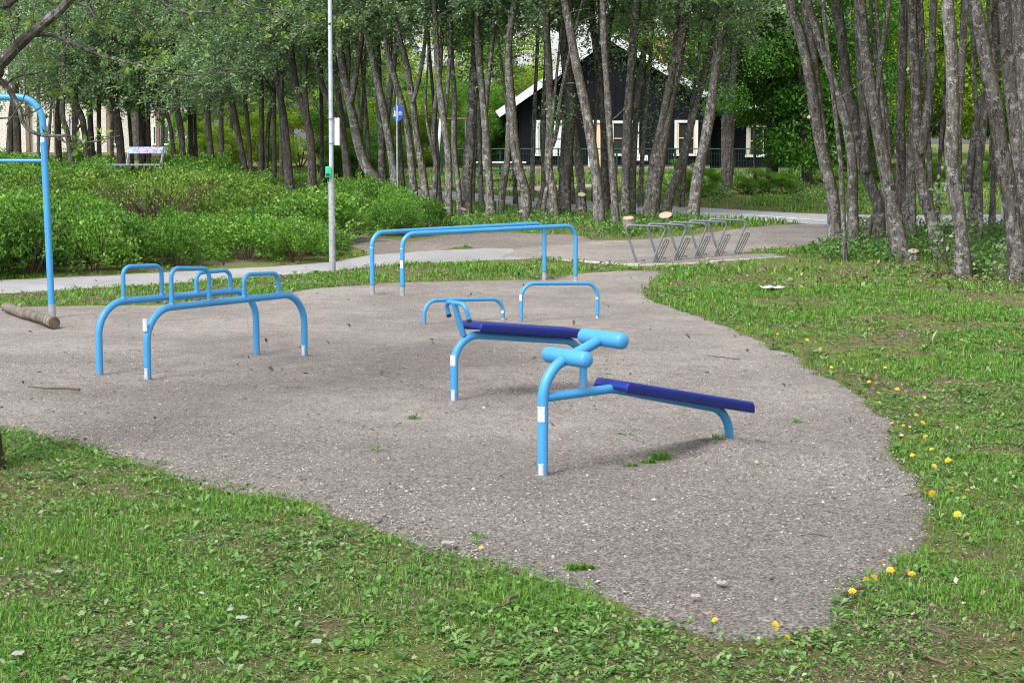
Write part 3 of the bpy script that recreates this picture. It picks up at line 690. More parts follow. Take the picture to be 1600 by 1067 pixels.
MB().box((cx+w/2-.2, Y-.08, cz-.05), (.03, .06, .14)).build('handle', M['rack'], do)
# low wing of the house behind the maples
a, b = hp(1118, 168), hp(1345, 265)
wg = MB(); wg.box(((R_.x+b.x)/2+.05, Y+3.1, (a.z+gz)/2), (b.x-R_.x, 5, a.z-gz)); wg.build('wing_wall', M['boards'], root, smooth=False)
wr = MB(); wr.prism([Vector((R_.x+.08, Y+.1, a.z)), Vector((R_.x+.08, Y+3.2, a.z+1.3)), Vector((R_.x+.08, Y+3.2, a.z+1.42)), Vector((R_.x+.08, Y+.0, a.z+.1))], (0, 0, 0), (b.x-R_.x+.3, 0, 0)); wo = wr.build('wing_roof', M['roofdark'], root, smooth=False)
MB().box(((R_.x+b.x)/2+.2, Y-.03, a.z+.02), (b.x-R_.x+.2, .05, .2)).build('eaves_board', M['white'], wo, smooth=False)
Yw = Y; 
def wwin(x0, y0, x1, y1, **q):
    yy = Y+.6; a, b = atY(x0, y0, yy), atY(x1, y1, yy); window(root, ((a.x+b.x)/2, yy, (a.z+b.z)/2), b.x-a.x, a.z-b.z, **q)
wwin(1166, 195, 1218, 246, inner='cream', bars=(1, 1)); wwin(1262, 195, 1306, 246, inner='cream', bars=(1, 1))
# red tiled house further back
Y2 = 82.0
a, b = atY(960, 30, Y2), atY(1190, 265, Y2); ez = atY(900, 140, Y2).z; g2 = g(0, Y2)
root = thing('house', ((a.x+b.x)/2, Y2, g2), 'pale house with red tiled roof rising behind the black house', 'house')
MB().box(((a.x+b.x)/2, Y2+4, (g2+ez)/2), (b.x-a.x-.8, 8, ez-g2)).build('wall', M['plaster'], root, smooth=False)
rz_ = atY(900, 62, Y2+4).z
rf = MB()
for s in (-1, 1):
    y0 = Y2+4+s*4.5; rf.prism([Vector((a.x-.3, y0, ez-.2)), Vector((a.x-.3, Y2+4, rz_)), Vector((a.x-.3, Y2+4, rz_+.14)), Vector((a.x-.3, y0, ez-.06))], (0, 0, 0), (b.x-a.x+.6, 0, 0))
rf.build('roof', M['tiles'], root, smooth=False)
for x in (a.x+.45, b.x-.45): MB().prism([Vector((x, Y2+.05, ez-.001)), Vector((x, Y2+7.95, ez-.001)), Vector((x, Y2+4, rz_-.05))], (-.05, 0, 0), (.05, 0, 0)).build('gable', M['plaster'], root, smooth=False)
MB().box((a.x+3.2, Y2+4, rz_+.4), (.7, .7, 1.2)).build('chimney', M['tiles'], root, smooth=False)
for x in np.linspace(a.x+1.2, b.x-1.2, 5): window(root, (x, Y2, ez-1.2), .9, 1.2)
# white brick building
Y3 = 78.0; k = Y3/FPX
a, b = atY(-330, 40, Y3), atY(291, 40, Y3); g3 = g(0, Y3)
root = thing('apartment_building', ((a.x+b.x)/2, Y3, g3), 'white brick building with brown timber posts beyond the shrub bank', 'building')
H3 = a.z-g3
MB().box(((a.x+b.x)/2, Y3+5, g3+H3/2), (b.x-a.x, 10, H3)).build('wall', M['whitebrick'], root, smooth=False)
MB().box(((a.x+b.x)/2, Y3+5, g3+H3+.1), (b.x-a.x+.8, 10.8, .25)).build('roof', M['roofdark'], root, smooth=False)
for px in (-240, -150, -60, 44, 88, 170, 206, 247, 268):
    c = atY(px, 200, Y3); MB().box((c.x, Y3-.09, g3+H3/2-.02), (.16, .16, H3-.05)).build('timber_post', M['brownwood'], root, smooth=False)
for (x0, y0, x1, y1) in ((176, 197, 190, 227), (238, 196, 246, 227), (250, 196, 266, 227), (56, 196, 74, 224), (-40, 196, -10, 226), (-130, 196, -100, 226), (100, 96, 130, 128), (210, 96, 240, 128), (10, 96, 40, 128), (-90, 96, -60, 128)):
    p, q = atY(x0, y0, Y3), atY(x1, y1, Y3); window(root, ((p.x+q.x)/2, Y3, (p.z+q.z)/2), q.x-p.x, p.z-q.z, bars=(0, 0), fr=.07)

# ------------------------------------------------------------------ mesh fence, notices, swing, picnic table
Y = 55.0; xa, xb = atY(690, 235, Y).x, atY(1420, 235, Y).x; zt = atY(900, 233, Y).z
gF = g(0, Y)
root = thing('fence', ((xa+xb)/2, Y, gF), 'dark green mesh fence in front of the black house', 'fence')
xs_ = np.linspace(xa, xb, 9)
for x in xs_: MB().tube([(x, Y, gF-.2), (x, Y, zt+.03)], .032, 8).build('post', M['fence'], root)
mp = MB()
for x in np.arange(xa+.04, xb, .085): mp.box((x, Y-.035, (gF+zt)/2+.03), (.007, .007, zt-gF-.08))
for z in np.arange(gF+.08, zt, .2): mp.box(((xa+xb)/2, Y-.043, z), (xb-xa, .008, .01))
mp.build('wire_mesh', M['fence'], root, smooth=False)
MB().tube([(xa, Y-.05, zt), (xb, Y-.05, zt)], .018, 8).build('top_rail', M['fence'], root)
for px, lb in ((996.5, 'white paper notice on the green fence, shorter of two'), (1008, 'white paper notice on the green fence with a small drawing in its corner')):
    c = atY(px, 247, Y-.08); t = thing('notice', c, lb, 'notice', 'notices on the fence')
    w = 8.5*Y/FPX; MB().box(c, (w, .008, w)).build('sheet', M['paper'], t, smooth=False)
    q = MB()
    for i in range(3 if px < 1000 else 2): q.box(c+Vector((-.01*i, -.006, .05-.035*i)), (w*.6, .004, .008))
    if px > 1000: q.box(c+Vector((.045, -.006, -.04)), (.04, .004, .045))
    q.build('print', M['print'], t, smooth=False)
Y = 57.0; A = atY(744, 186, Y); gs = g(A.x, Y)
root = thing('swing_frame', (A.x-.9, Y, gs), 'swing frame with white legs and orange beam among the trunks', 'swing')
Bx = A+Vector((-1.15, 0, 0)); MB().tube([Bx+Vector((-.15, 0, .0)), A+Vector((.1, 0, 0))], .03, 10).build('beam', M['orange'], root)
for P in (A, Bx):
    for dx, dy in ((-.16, -.75), (.32, .75)):
        MB().tube([P, Vector((P.x+dx, Y+dy, gs-.1))], .055, 10).build('leg', M['white'], root)
for t in (.5,):
    P = A.lerp(Bx, t); q = MB()
    for s in (-.22, .22): q.tube([P+Vector((s, 0, 0)), Vector((P.x+s, Y, gs+.45))], .012, 6)
    so = MB().box((P.x, Y, gs+.45), (.5, .18, .03)).build('swing_seat', M['black'], root); q.build('chain', M['galv'], so)
Y = 51.5; a, b = atY(738, 254, Y), atY(822, 254, Y); c = (a+b)/2; gt = g(c.x, Y)
root = thing('picnic_table', (c.x, Y, gt), 'picnic table with pale top and green bench frame beyond the grove', 'table')
W = b.x-a.x; H = c.z-gt
tt_ = MB()
for i in range(4): tt_.box((c.x, Y-.27+i*.18, gt+H), (W, .16, .045))
tt_.build('table_top', M['white'], root, smooth=False)
for s in (-1, 1):
    o = MB(); o.box((c.x, Y+s*.68, gt+H*.58), (W, .24, .04)); o.build('seat', M['greentable'], root, smooth=False)
for x in (a.x+.2, b.x-.2):
    q = MB()
    for s in (-1, 1): q.tube([(x, Y+s*.15, gt+H-.03), (x, Y+s*.6, gt-.05)], .035, 6)
    q.tube([(x+.06, Y-.72, gt+H*.52), (x+.06, Y+.72, gt+H*.52)], .03, 6); q.build('leg_frame', M['greentable'], root)

# ------------------------------------------------------------------ foliage meshes
def leaves_mesh(name, C, size, aspect=.5, up=.35, out=None, bend=.18, var=.35):
    """one bent four-cornered leaf at each row of C"""
    n = len(C); d = rng.normal(size=(n, 3)); d[:, 2] *= .8
    if out is not None: d = d*.7+out
    d /= np.linalg.norm(d, axis=1)[:, None]
    nn = rng.normal(size=(n, 3)); nn[:, 2] = np.abs(nn[:, 2])+up*2
    s = np.cross(d, nn); s /= np.linalg.norm(s, axis=1)[:, None]; q = np.cross(s, d)
    L = (size*(1-var+2*var*rng.random(n)))[:, None]; w = L*aspect*.5
    V = np.stack([C, C+d*L*.45+s*w+q*L*bend, C+d*L, C+d*L*.45-s*w+q*L*bend], 1).reshape(-1, 3)
    F = np.arange(n)[:, None]*4+np.array([[0, 1, 2], [0, 2, 3]]).reshape(1, 6); F = F.reshape(-1, 3)
    return mesh_np(name, V, F)
def crown_pts(n_sprays, per, rad_, hgt, droop=.6, fill=.25, bottom=.5):
    """leaf positions: hanging sprays spread through an uneven crown, z=0 at its lower edge"""
    out = []
    lob = [(rng.normal(size=3)*np.array([.45, .45, .28])*np.array([rad_, rad_, hgt])+np.array([0, 0, hgt*.52]), rng.uniform(.35, .6)*rad_) for _ in range(11)]
    for i in range(n_sprays):
        c, lr = lob[i % len(lob)]; d = rng.normal(size=3); d /= np.linalg.norm(d)
        p = c+d*lr*rng.uniform(fill, 1)**.6*np.array([1, 1, 1.15])
        p[2] = abs(p[2])*(1 if rng.random() > .1 else .4)+rng.random()*bottom
        dirn = np.array([d[0], d[1], -.25-droop*rng.random()]); dirn /= np.linalg.norm(dirn); ln = rng.uniform(.35, .85)
        t = rng.random(per); out.append(p+dirn*(t*ln)[:, None]+rng.normal(size=(per, 3))*.085*(1.2-t)[:, None])
    return np.vstack(out)
CR = {'leaf': [leaves_mesh('crown', crown_pts(125, 46, 1.9, 3.8), .082, .55) for _ in range(5)]}
def dense_pts(n, rad_, hgt, lobes=26, bot=.0):
    out = []
    for i in range(lobes):
        th = rng.uniform(0, 6.28); zz = rng.beta(1.3, 1.3); rr = rad_*(1-abs(zz-.42)**1.6*1.1)*rng.uniform(.35, .85)
        c = np.array([rr*math.cos(th), rr*math.sin(th), bot+zz*hgt]); lr = rng.uniform(.28, .48)*rad_*.85
        m_ = n//lobes; d = rng.normal(size=(m_, 3)); d /= np.linalg.norm(d, axis=1)[:, None]
        out.append(c+d*lr*(rng.random((m_, 1))**.33)*np.array([1, 1, .75]))
    p = np.vstack(out); p[:, 2] = np.maximum(p[:, 2], rng.random(len(p))*.3); return p
DN = [leaves_mesh('crown', dense_pts(15000, 2.2, 5.2), .115, .62, .3) for _ in range(4)]

# ------------------------------------------------------------------ trees of the grove
def stem_world(pts, Y, w0, w1, top, wob=.06, split=False):
    """photo outline of a stem -> centre line and radii in the plane at distance Y, carried on above the frame"""
    P = [np.array(atY(x, y, Y)) for x, y in pts]
    if not split: P[0][2] = g(P[0][0], Y)-.15
    n0 = len(P); d = P[-1]-P[max(0, n0-3)]; d /= max(np.linalg.norm(d), 1e-6); d = d*.75+np.array([0, 0, .4])
    lastz = P[-1][2]
    while P[-1][2] < top:
        d = d*.92+np.array([rng.normal()*.12, rng.normal()*.16, .12]); d /= np.linalg.norm(d); P.append(P[-1]+d*.9)
    P = np.array(P); P[:, 1] += np.cumsum(rng.normal(size=len(P))*wob)*np.minimum(1, np.arange(len(P)))
    if split: P[0, 1] = Y
    L = np.concatenate([[0], np.cumsum(np.linalg.norm(np.diff(P, axis=0), axis=1))])
    Q = spline(P, max(14, int(L[-1]*3.2))); t = np.linspace(0, 1, len(Q))
    zin = P[n0-1][2]; zz = (Q[:, 2]-Q[0, 2])/max(.1, zin-Q[0, 2])
    r = np.where(zz < 1, w0+(w1-w0)*np.clip(zz, 0, 1), w1*np.clip(1-(Q[:, 2]-zin)/max(.1, top-zin), .12, 1))*Y/FPX/2
    if not split: r = r*(1+.42*np.exp(-np.maximum(0, Q[:, 2]-Q[0, 2]-.12)/.16))
    r = r*(1+.05*np.sin(t*37+rng.random()*6)+.04*rng.normal(size=len(Q)))
    return Q, r
TREES = 0
def knot(mb, p, d, r):
    mb.tube([p, p+d*r*1.6, p+d*r*2.2], [r, r*.9, r*.85], 10)
def tree(label, stems, Y=None, crown=None, cat='tree', name='tree', group='trees of the grove', m='bark', top=8.5, spray=(), crowns=1, lm='leaf', cs=1.0, cuts=()):
    """stems: list of (points, w0, w1); the first stem stands on the ground, others fork from it"""
    if Y is None: Y = at(*stems[0][0][0]).y
    wk = {'trees by the lawn': 1.14, 'trees in front of the black house': 1.08}.get(group, 1.0); p0 = atY(*stems[0][0][0], Y); base = Vector((p0.x, Y, g(p0.x, Y)))
    root = thing(name, base, label, cat, group)
    mb = MB(); tops = []
    for i, (pts, w0, w1) in enumerate(stems):
        Q, r = stem_world(pts, Y, w0*wk, w1*wk, top*rng.uniform(.85, 1.1), split=(i > 0 and len(pts) > 0 and stems[i][0][0][1] < stems[0][0][0][1]-25))
        V0 = len(mb.v); mb.tube(Q, list(r), 11)
        tops.append(Q)
        zin = atY(800, -10, Y).z                     # side limbs above the frame
        up = [j for j in range(len(Q)-3) if Q[j][2] > (crown[0] if crown else zin)]
        for j in up[::4]:
            a = rng.uniform(0, 6.28); dd = np.array([math.cos(a), math.sin(a), .55]); ln = rng.uniform(.7, 1.7)
            b = np.array([Q[j]+dd*ln*t+np.array([0, 0, -.12*ln*t*t]) for t in np.linspace(0, 1, 6)]); mb.tube(b, list(np.linspace(r[j]*.5, .006, 6)), 6)
    for q in range(4):
        Q = tops[q % len(tops)]; j = int(rng.uniform(.25, .8)*len(Q)); a = rng.uniform(0, 6.28); ln = rng.uniform(.3, .9); dd = np.array([math.cos(a), math.sin(a)*.6, rng.uniform(.1, .8)])
        mb.tube(np.array([Q[j]+dd*ln*t+np.array([.05*math.sin(t*5+q), 0, -.1*t*t]) for t in np.linspace(0, 1, 6)]), list(np.linspace(.013, .003, 6)), 5)
    mb.build('trunk', M[m], root)
    for (x, y, dx, w) in cuts:
        c = atY(x, y, Y-.02); q = MB(); rr = w*Y/FPX/2; d_ = Vector((dx, -.75, .35)).normalized()
        q.tube([c, c+d_*rr*1.5], [rr*1.1, rr], 12); q.build('cut_branch', M[m], root)
        MB().tube([c+d_*rr*1.5, c+d_*rr*1.56], rr*.93, 12).build('cut_face', M['cutwood'], root)
    if crown:
        for i in range(crowns):
            Q = tops[i % len(tops)]; zc = crown[0]
            j = int(np.argmin(np.abs(Q[:, 2]-(zc+2.2)))); c = Q[j]
            o = bpy.data.objects.new('crown', random.choice(CR['leaf'])); COL.objects.link(o); o.parent = root
            if lm == 'leaf' and not o.data.materials: o.data.materials.append(M['leaf'])
            o.location = Vector((c[0], c[1], zc-.2))-base; o.rotation_euler = (0, 0, rng.uniform(0, 6.28)); q = crown[1] if len(crown) > 1 else 1
            o.scale = (q, q, q)
    for (x, y, n, sz) in spray:
        c = np.array(atY(x, y, Y-.15)); pp = c+rng.normal(size=(n, 3))*np.array([.22, .22, .17])*sz
        o = link('foliage', leaves_mesh('foliage', pp-np.array(base), .075, .55), M['leaf'], root)
        tw = MB()
        for q in pp[::9]: tw.tube([c+np.array([0, .12, 0]), (c+q)/2+np.array([0, 0, .03]), q], [.006, .004, .002], 5)
        tw.build('spray_twig', M['bark_dark'], root)
    return root
# ---- the wood beyond the shrub bank (bases hidden behind the shrubs)
L1 = 'slim dark trunk before the white brick building'
G1 = 'trees beyond the shrub bank'
lo = dict(m='bark_dark', group=G1)
tree('pair of thick dark trunks beyond the cross bar of the pull-up frame', [([(14, 270), (15, 200), (22, 120), (24, 0)], 11, 8), ([(28, 270), (27, 210), (25, 140), (22, 60)], 14, 9)], 48, (3.0, 1.1), **lo)
tree('slim dark trunk just beside the top bend of the pull-up frame', [([(94, 265), (92, 200), (95, 140), (97, 0)], 11, 7)], 49, (3.1, 1), **lo)
tree('leaning dark trunk with a crook, next beyond the pull-up frame sticker', [([(116, 265), (108, 215), (99, 180), (100, 120), (103, 0)], 10, 7)], 47, (3.0, 1), **lo)
tree('dark trunk leaning over the bench side, with a pale cut knot', [([(138, 268), (130, 200), (118, 160), (110, 112), (108, 0)], 11, 7)], 48, (2.9, 1), cuts=[(125, 198, -.5, 5)], **lo)
tree('pair of straight dark trunks midway between pull-up frame and park bench', [([(146, 268), (140, 180), (138, 100), (140, 0)], 10, 7), ([(155, 268), (155, 160), (160, 90), (158, 0)], 8, 5)], 50, (3.2, 1), crowns=2, **lo)
tree('broad dark trunk just beside the seat end of the park bench', [([(194, 268), (186, 205), (177, 140), (172, 60), (170, 0)], 14, 9)], 48, (3.0, 1.1), **lo)
tree('thin dark trunk rising behind the pale end of the bench back', [([(208, 268), (201, 165), (196, 120), (190, 0)], 7, 5)], 51, (3.1, 1), **lo)
tree('stout dark trunk rising behind the middle of the park bench', [([(222, 268), (220, 165), (212, 120), (214, 0)], 12, 8), ([(234, 268), (231, 170), (236, 80)], 8, 5)], 50, (3.0, 1.1), crowns=2, **lo)
tree('dark trunk with a thin leaning stem beside the bench back post', [([(286, 268), (283, 215), (275, 160), (268, 60), (262, 0)], 11, 8), ([(278, 268), (266, 205), (257, 168), (252, 120)], 7, 5)], 48, (2.9, 1), crowns=2, **lo)
tree('pair of slim upright trunks where the yellow bushes begin', [([(300, 265), (297, 145), (300, 60), (296, 0)], 9, 6), ([(308, 262), (304, 155), (310, 70), (312, 0)], 6, 4)], 50, (3.0, 1), crowns=2, **lo)
tree('dark trunk bowed gently, standing among the yellow bushes', [([(336, 268), (326, 190), (325, 150), (332, 80), (330, 0)], 10, 7), ([(347, 268), (347, 190), (349, 140), (356, 60)], 10, 6)], 47, (2.9, 1.1), crowns=2, **lo)
tree('slender leaning trunk with a fork to its side, above the end of the high shrubs', [([(390, 270), (376, 225), (361, 150), (355, 100), (352, 0)], 11, 7), ([(394, 270), (387, 190), (382, 150), (376, 100), (372, 0)], 8, 5), ([(383, 155), (392, 125), (401, 95), (410, 40)], 6, 4)], 46, (3.1, 1.1), crowns=2, **lo)
tree('tight group of three dark stems behind the shrub crest', [([(407, 270), (408, 140), (404, 60), (400, 0)], 9, 6), ([(413, 270), (418, 195), (425, 150), (432, 70)], 8, 5), ([(428, 272), (428, 150), (424, 60)], 8, 5)], 45, (3.2, 1.1), crowns=2, **lo)
tree('dark double trunk leaning away from the lamp post, first beyond the shrubs', [([(452, 290), (445, 215), (437, 150), (430, 110), (420, 0)], 14, 9), ([(457, 288), (448, 200), (440, 160), (446, 80)], 9, 6)], 43, (3.3, 1.1), crowns=2, **lo)
tree('dark trunk that splits in two at the height of the lamp sign', [([(488, 290), (485, 215), (470, 160), (461, 130), (452, 60), (445, 0)], 14, 9), ([(484, 212), (478, 160), (476, 105), (484, 60), (488, 0)], 9, 6)], 42, (3.5, 1.1), **lo)
tree('thin straight dark stem just beside the lamp post box', [([(503, 295), (502, 200), (502, 120), (506, 40), (508, 0)], 7, 5)], 43, (3.6, .9), **lo)
tree('trunk slanting behind the lamp post and crossing it near the sign', [([(552, 300), (541, 245), (535, 215), (522, 185), (508, 150), (497, 110), (488, 40)], 13, 7)], 41, (4.0, 1), m='bark_dark')
tree('dark trunk beside the sign plate, upright, narrow at the foot', [([(545, 300), (540, 250), (536, 200), (529, 150), (522, 75), (520, 0)], 12, 8)], 42, (4.2, 1), m='bark_dark')
tree('thick trunk with a sweeping curved foot and a high fork, beyond the lamp post', [([(606, 303), (592, 288), (575, 267), (562, 235), (549, 175), (541, 135), (530, 70), (524, 0)], 19, 9), ([(549, 160), (556, 120), (566, 60), (574, 0)], 10, 7), ([(541, 145), (545, 90), (541, 30)], 8, 5)], 40, (4.2, 1.1), crowns=2)
tree('straight dark trunk rising from the curved trunk\'s foot', [([(603, 303), (597, 265), (597, 210), (592, 140), (589, 70), (584, 0)], 14, 9)], 40.4, (4.4, 1))
tree('leaning trunk standing just before the blue path sign', [([(623, 312), (613, 250), (601, 175), (590, 125), (581, 75), (568, 25), (560, 0)], 14, 10), ([(604, 190), (611, 130), (619, 70), (628, 0)], 11, 7)], 39.5, (4.4, 1.1), crowns=2)
tree('grey trunk with a slow bend, foot beside the blue sign post', [([(650, 322), (644, 265), (640, 225), (634, 185), (622, 140), (606, 80), (598, 0)], 13, 8)], 39, (4.25, 1))
tree('grey wavy trunk with narrow fork, at the end of the shrub mound', [([(669, 333), (661, 275), (651, 215), (643, 150), (635, 100), (623, 55), (618, 0)], 13, 8), ([(664, 295), (655, 240), (646, 190)], 8, 5), ([(645, 160), (655, 120), (663, 70), (668, 0)], 7, 5)], None, (4.25, 1), spray=[(700, 105, 130, 1.3), (712, 70, 110, 1.2)])
tree('slim dark stem forking wide, behind the wavy grey trunk', [([(674, 327), (681, 270), (677, 225), (681, 160), (688, 107), (692, 0)], 9, 6), ([(678, 235), (668, 200), (664, 150)], 6, 4)], 37.5, (4.6, .9))
tree('speckled grey trunk rising between the shrub mound and the low stump', [([(700, 338), (701, 250), (694, 195), (687, 140), (683, 90), (678, 0)], 13, 8), ([(694, 190), (700, 130), (703, 60)], 8, 5)], None, (4.3, 1), spray=[(690, 60, 130, 1.4)])
tree('thin grey stem pressed against the brown leaning trunk', [([(719, 335), (716, 285), (710, 245), (710, 150), (705, 85), (704, 0)], 9, 7)], None, (4.8, .9))
tree('thick brown trunk leaning right beside the low stump', [([(726, 334), (731, 260), (737, 180), (741, 110), (744, 40), (746, 0)], 18, 13)], None, (4.4, 1.1), spray=[(752, 90, 150, 1.5), (742, 45, 120, 1.3)])
tree('grey trunk standing before the swing frame legs', [([(767, 337), (763, 260), (757, 185), (750, 110), (745, 40), (744, 0)], 14, 9), ([(757, 190), (764, 120), (772, 40), (775, 0)], 8, 6)], None, (4.5, 1), spray=[(770, 120, 110, 1.3)])
tree('slim grey trunk with a kinked foot beside the swing frame', [([(780, 335), (787, 285), (793, 245), (796, 150), (793, 75), (796, 0)], 11, 8), ([(782, 334), (785, 285), (792, 245)], 8, 7)], None, (4.5, 1), spray=[(800, 90, 150, 1.4), (806, 40, 150, 1.5)])
tree('spotted trunk with a swollen bend low down, before the corner of the black house', [([(817, 343), (822, 305), (810, 265), (803, 215), (798, 150), (794, 75), (805, 0)], 17, 11)], None, (4.5, 1), spray=[(820, 55, 160, 1.5)])
G2 = dict(group='trees in front of the black house')
tree('thin leaning stem whose top crosses the curtained window', [([(838, 330), (850, 290), (848, 215), (851, 150), (855, 80), (855, 0)], 9, 8)], None, (5.1, .9), **G2)
tree('knotty trunk in front of the curtained window', [([(866, 340), (864, 300), (857, 262), (860, 180), (857, 100), (853, 35), (851, 0)], 13, 10), ([(862, 230), (871, 200), (874, 160), (882, 120)], 7, 5), ([(846, 326), (853, 300), (858, 285)], 8, 6)], None, (4.75, 1), spray=[(877, 168, 170, 1.2), (868, 185, 70, .8)], **G2)
tree('dark trunk between the curtained window and the cream door', [([(884, 337), (884, 290), (889, 225), (893, 160), (882, 80), (878, 0)], 16, 10)], None, (5.0, 1), **G2)
tree('slanting trunk rising from the tall sawn stub before the house', [([(908, 338), (908, 290), (903, 250), (895, 200), (889, 125), (879, 50), (873, 0)], 13, 12)], 39.5, (4.8, 1), **G2)
tree('long grey trunk bending over the cream door', [([(937, 350), (934, 300), (925, 230), (913, 160), (900, 100), (887, 25), (882, 0)], 16, 12)], None, (5.0, 1), **G2)
tree('slim upright trunk in front of the cream door frame', [([(945, 330), (943, 200), (936, 125), (928, 50), (924, 0)], 12, 9), ([(940, 170), (948, 120), (952, 60)], 7, 5)], None, (5.1, .9), **G2)
tree('white-flecked thin trunk dividing the door and the house window', [([(963, 353), (959, 290), (954, 225), (950, 150), (945, 75), (942, 0)], 11, 9)], None, (5.1, .9), **G2)
tree('pale grey trunk at the side of the house window', [([(977, 337), (979, 225), (983, 150), (989, 75), (996, 0)], 14, 12)], None, (4.8, 1), **G2)
tree('brown trunk hugging the pale grey one before the house', [([(986, 335), (990, 230), (998, 140), (1009, 60), (1015, 0)], 11, 8)], None, (5.0, 1), spray=[(965, 60, 130, 1.3), (975, 20, 170, 1.6), (946, 74, 220, 1.6), (1045, 125, 200, 1.5), (1095, 155, 180, 1.4), (1020, 98, 220, 1.6), (902, 95, 150, 1.3), (985, 84, 180, 1.4), (1068, 138, 180, 1.4), (925, 40, 200, 1.7), (1000, 30, 220, 1.8), (1012, 182, 90, 1.0), (1012, 208, 80, .9)], **G2)
tree('widest leaning twin trunk of the grove, above the sawn log stumps', [([(1018, 340), (1026, 275), (1036, 215), (1047, 155), (1059, 100), (1068, 40), (1076, 0)], 20, 12), ([(1012, 340), (1019, 275), (1029, 215), (1041, 155), (1051, 105)], 17, 10)], None, (4.6, 1.1), spray=[(1075, 60, 200, 1.7), (1090, 20, 220, 1.7), (1058, 110, 150, 1.4), (1010, 75, 130, 1.4), (1020, 30, 160, 1.6)], **G2)
tree('trunk with a strongly slanting foot, before the narrow house window', [([(1036, 314), (1052, 290), (1064, 262), (1074, 215), (1086, 165), (1105, 95), (1113, 50), (1120, 0)], 14, 8)], 37.5, (4.2, 1), spray=[(1105, 85, 220, 1.7), (1120, 110, 160, 1.5), (1085, 140, 140, 1.4), (1040, 150, 110, 1.2)], **G2)
tree('lone leaning trunk at the road edge behind the bike stands', [([(1081, 342), (1091, 275), (1100, 230), (1111, 170), (1122, 85), (1133, 30), (1140, 0)], 17, 12)], None, (4.4, 1.1), spray=[(1140, 60, 220, 1.8), (1150, 20, 250, 1.9), (1110, 30, 200, 1.5), (1168, 50, 180, 1.6)], **G2)
# ---- the grove on the playground side of the road
G3 = dict(group='trees by the lawn')
tree('leaning double trunk with a sawn knot, alone at the path corner', [([(1306, 386), (1301, 310), (1290, 262), (1277, 200), (1267, 140), (1257, 87), (1243, 30), (1235, 0)], 19, 13), ([(1287, 225), (1280, 165), (1270, 87), (1263, 30), (1258, 0)], 14, 12)], None, (5.2, 1.1), cuts=[(1267, 185, -.8, 7)], **G3)
tree('slim trunk bending back low and crossing behind its neighbours', [([(1336, 390), (1333, 320), (1331, 262), (1324, 200), (1306, 130), (1288, 75), (1272, 20), (1266, 0)], 16, 11)], None, (5.4, 1), **G3)
tree('trunk with an elbow at knee height and a torn root', [([(1368, 384), (1376, 335), (1366, 300), (1352, 262), (1343, 200), (1330, 140), (1322, 75), (1312, 0)], 17, 15), ([(1352, 270), (1352, 200), (1346, 130), (1342, 50), (1342, 0)], 12, 10), ([(1350, 388), (1360, 350), (1374, 330)], 11, 10)], None, (5.4, 1.1), **G3)
tree('stout mossy trunk with forked top, standing beside the cut stump', [([(1411, 407), (1399, 340), (1384, 265), (1374, 210), (1365, 165), (1356, 110), (1348, 40), (1342, 0)], 22, 15), ([(1368, 160), (1374, 110), (1380, 60), (1386, 0)], 8, 7)], None, (5.4, 1.1), crowns=2, **G3)
tree('pair of close upright trunks behind the cut stump', [([(1418, 380), (1412, 270), (1408, 200), (1410, 110), (1412, 0)], 13, 12), ([(1424, 378), (1421, 270), (1427, 165), (1432, 80), (1430, 0)], 15, 12)], None, (5.6, 1.1), crowns=2, **G3)
tree('trunk with moss on its flank and a pale sawn knot high up', [([(1472, 410), (1462, 350), (1446, 295), (1439, 235), (1435, 160), (1431, 80), (1428, 0)], 18, 13), ([(1440, 240), (1448, 150), (1452, 75), (1455, 0)], 13, 10)], None, (5.6, 1.1), cuts=[(1421, 110, -.8, 6)], **G3)
tree('tall straight trunk behind the pale downy sapling', [([(1506, 432), (1499, 370), (1489, 310), (1479, 250), (1479, 190), (1477, 120), (1472, 50), (1470, 0)], 21, 17), ([(1482, 300), (1494, 230), (1503, 160), (1507, 80), (1510, 0)], 12, 9)], None, (5.8, 1.1), crowns=2, **G3)
tree('grey trunk leaning right, with twin stems joining at a narrow fork', [([(1519, 362), (1524, 287), (1531, 232), (1538, 170), (1545, 120), (1560, 40), (1566, 0)], 15, 10), ([(1512, 300), (1518, 235), (1530, 180), (1541, 140)], 12, 8)], None, (5.6, 1), **G3)
tree('thin stem with a greenish foot beside a pale post', [([(1550, 372), (1554, 290), (1553, 220), (1558, 140), (1556, 0)], 9, 7)], None, (5.6, .9), **G3)
tree('heavy leaning trunk by the rotten stump, crossing over the others', [([(1597, 440), (1588, 350), (1577, 280), (1564, 215), (1552, 150), (1539, 80), (1524, 0)], 26, 18)], None, (5.8, 1.1), crowns=2, **G3)
tree('thick upright trunk behind the heavy leaning one', [([(1602, 410), (1590, 300), (1584, 200), (1577, 110), (1570, 0)], 21, 20)], 26.5, (5.8, 1.1), **G3)
tree('thick trunk at the very edge of the grove, half out of view', [([(1622, 425), (1612, 300), (1604, 200), (1596, 100), (1592, 0)], 24, 20)], None, (5.8, 1.1), **G3)
for (x, y, w) in ((1660, 400, 20), (1700, 430, 22), (1745, 390, 18)):
    tree('trees of the grove edge standing outside the picture', [([(x, y), (x-8, 250), (x-14, 120), (x-10, 0)], w, w*.7)], None, (5.6, 1), **G3)
for i, (x, lean, w, Yq) in enumerate(((1322, -38, 9, 27), (1392, -22, 8, 29), (1402, 12, 10, 31), (1456, -14, 9, 29.5), (1466, 20, 7, 31), (1496, 10, 8, 30), (1534, -20, 9, 29), (1546, 14, 8, 31.5), (1575, -30, 10, 30))):
    tree('slender stem filling a gap between the thicker trunks by the lawn', [([(x, 360), (x+lean*.2, 280), (x+lean*.45, 190), (x+lean*.8, 90), (x+lean, 0)], w, w*.65)], Yq, (5.6, .9), group='slender stems between the lawn trunks')
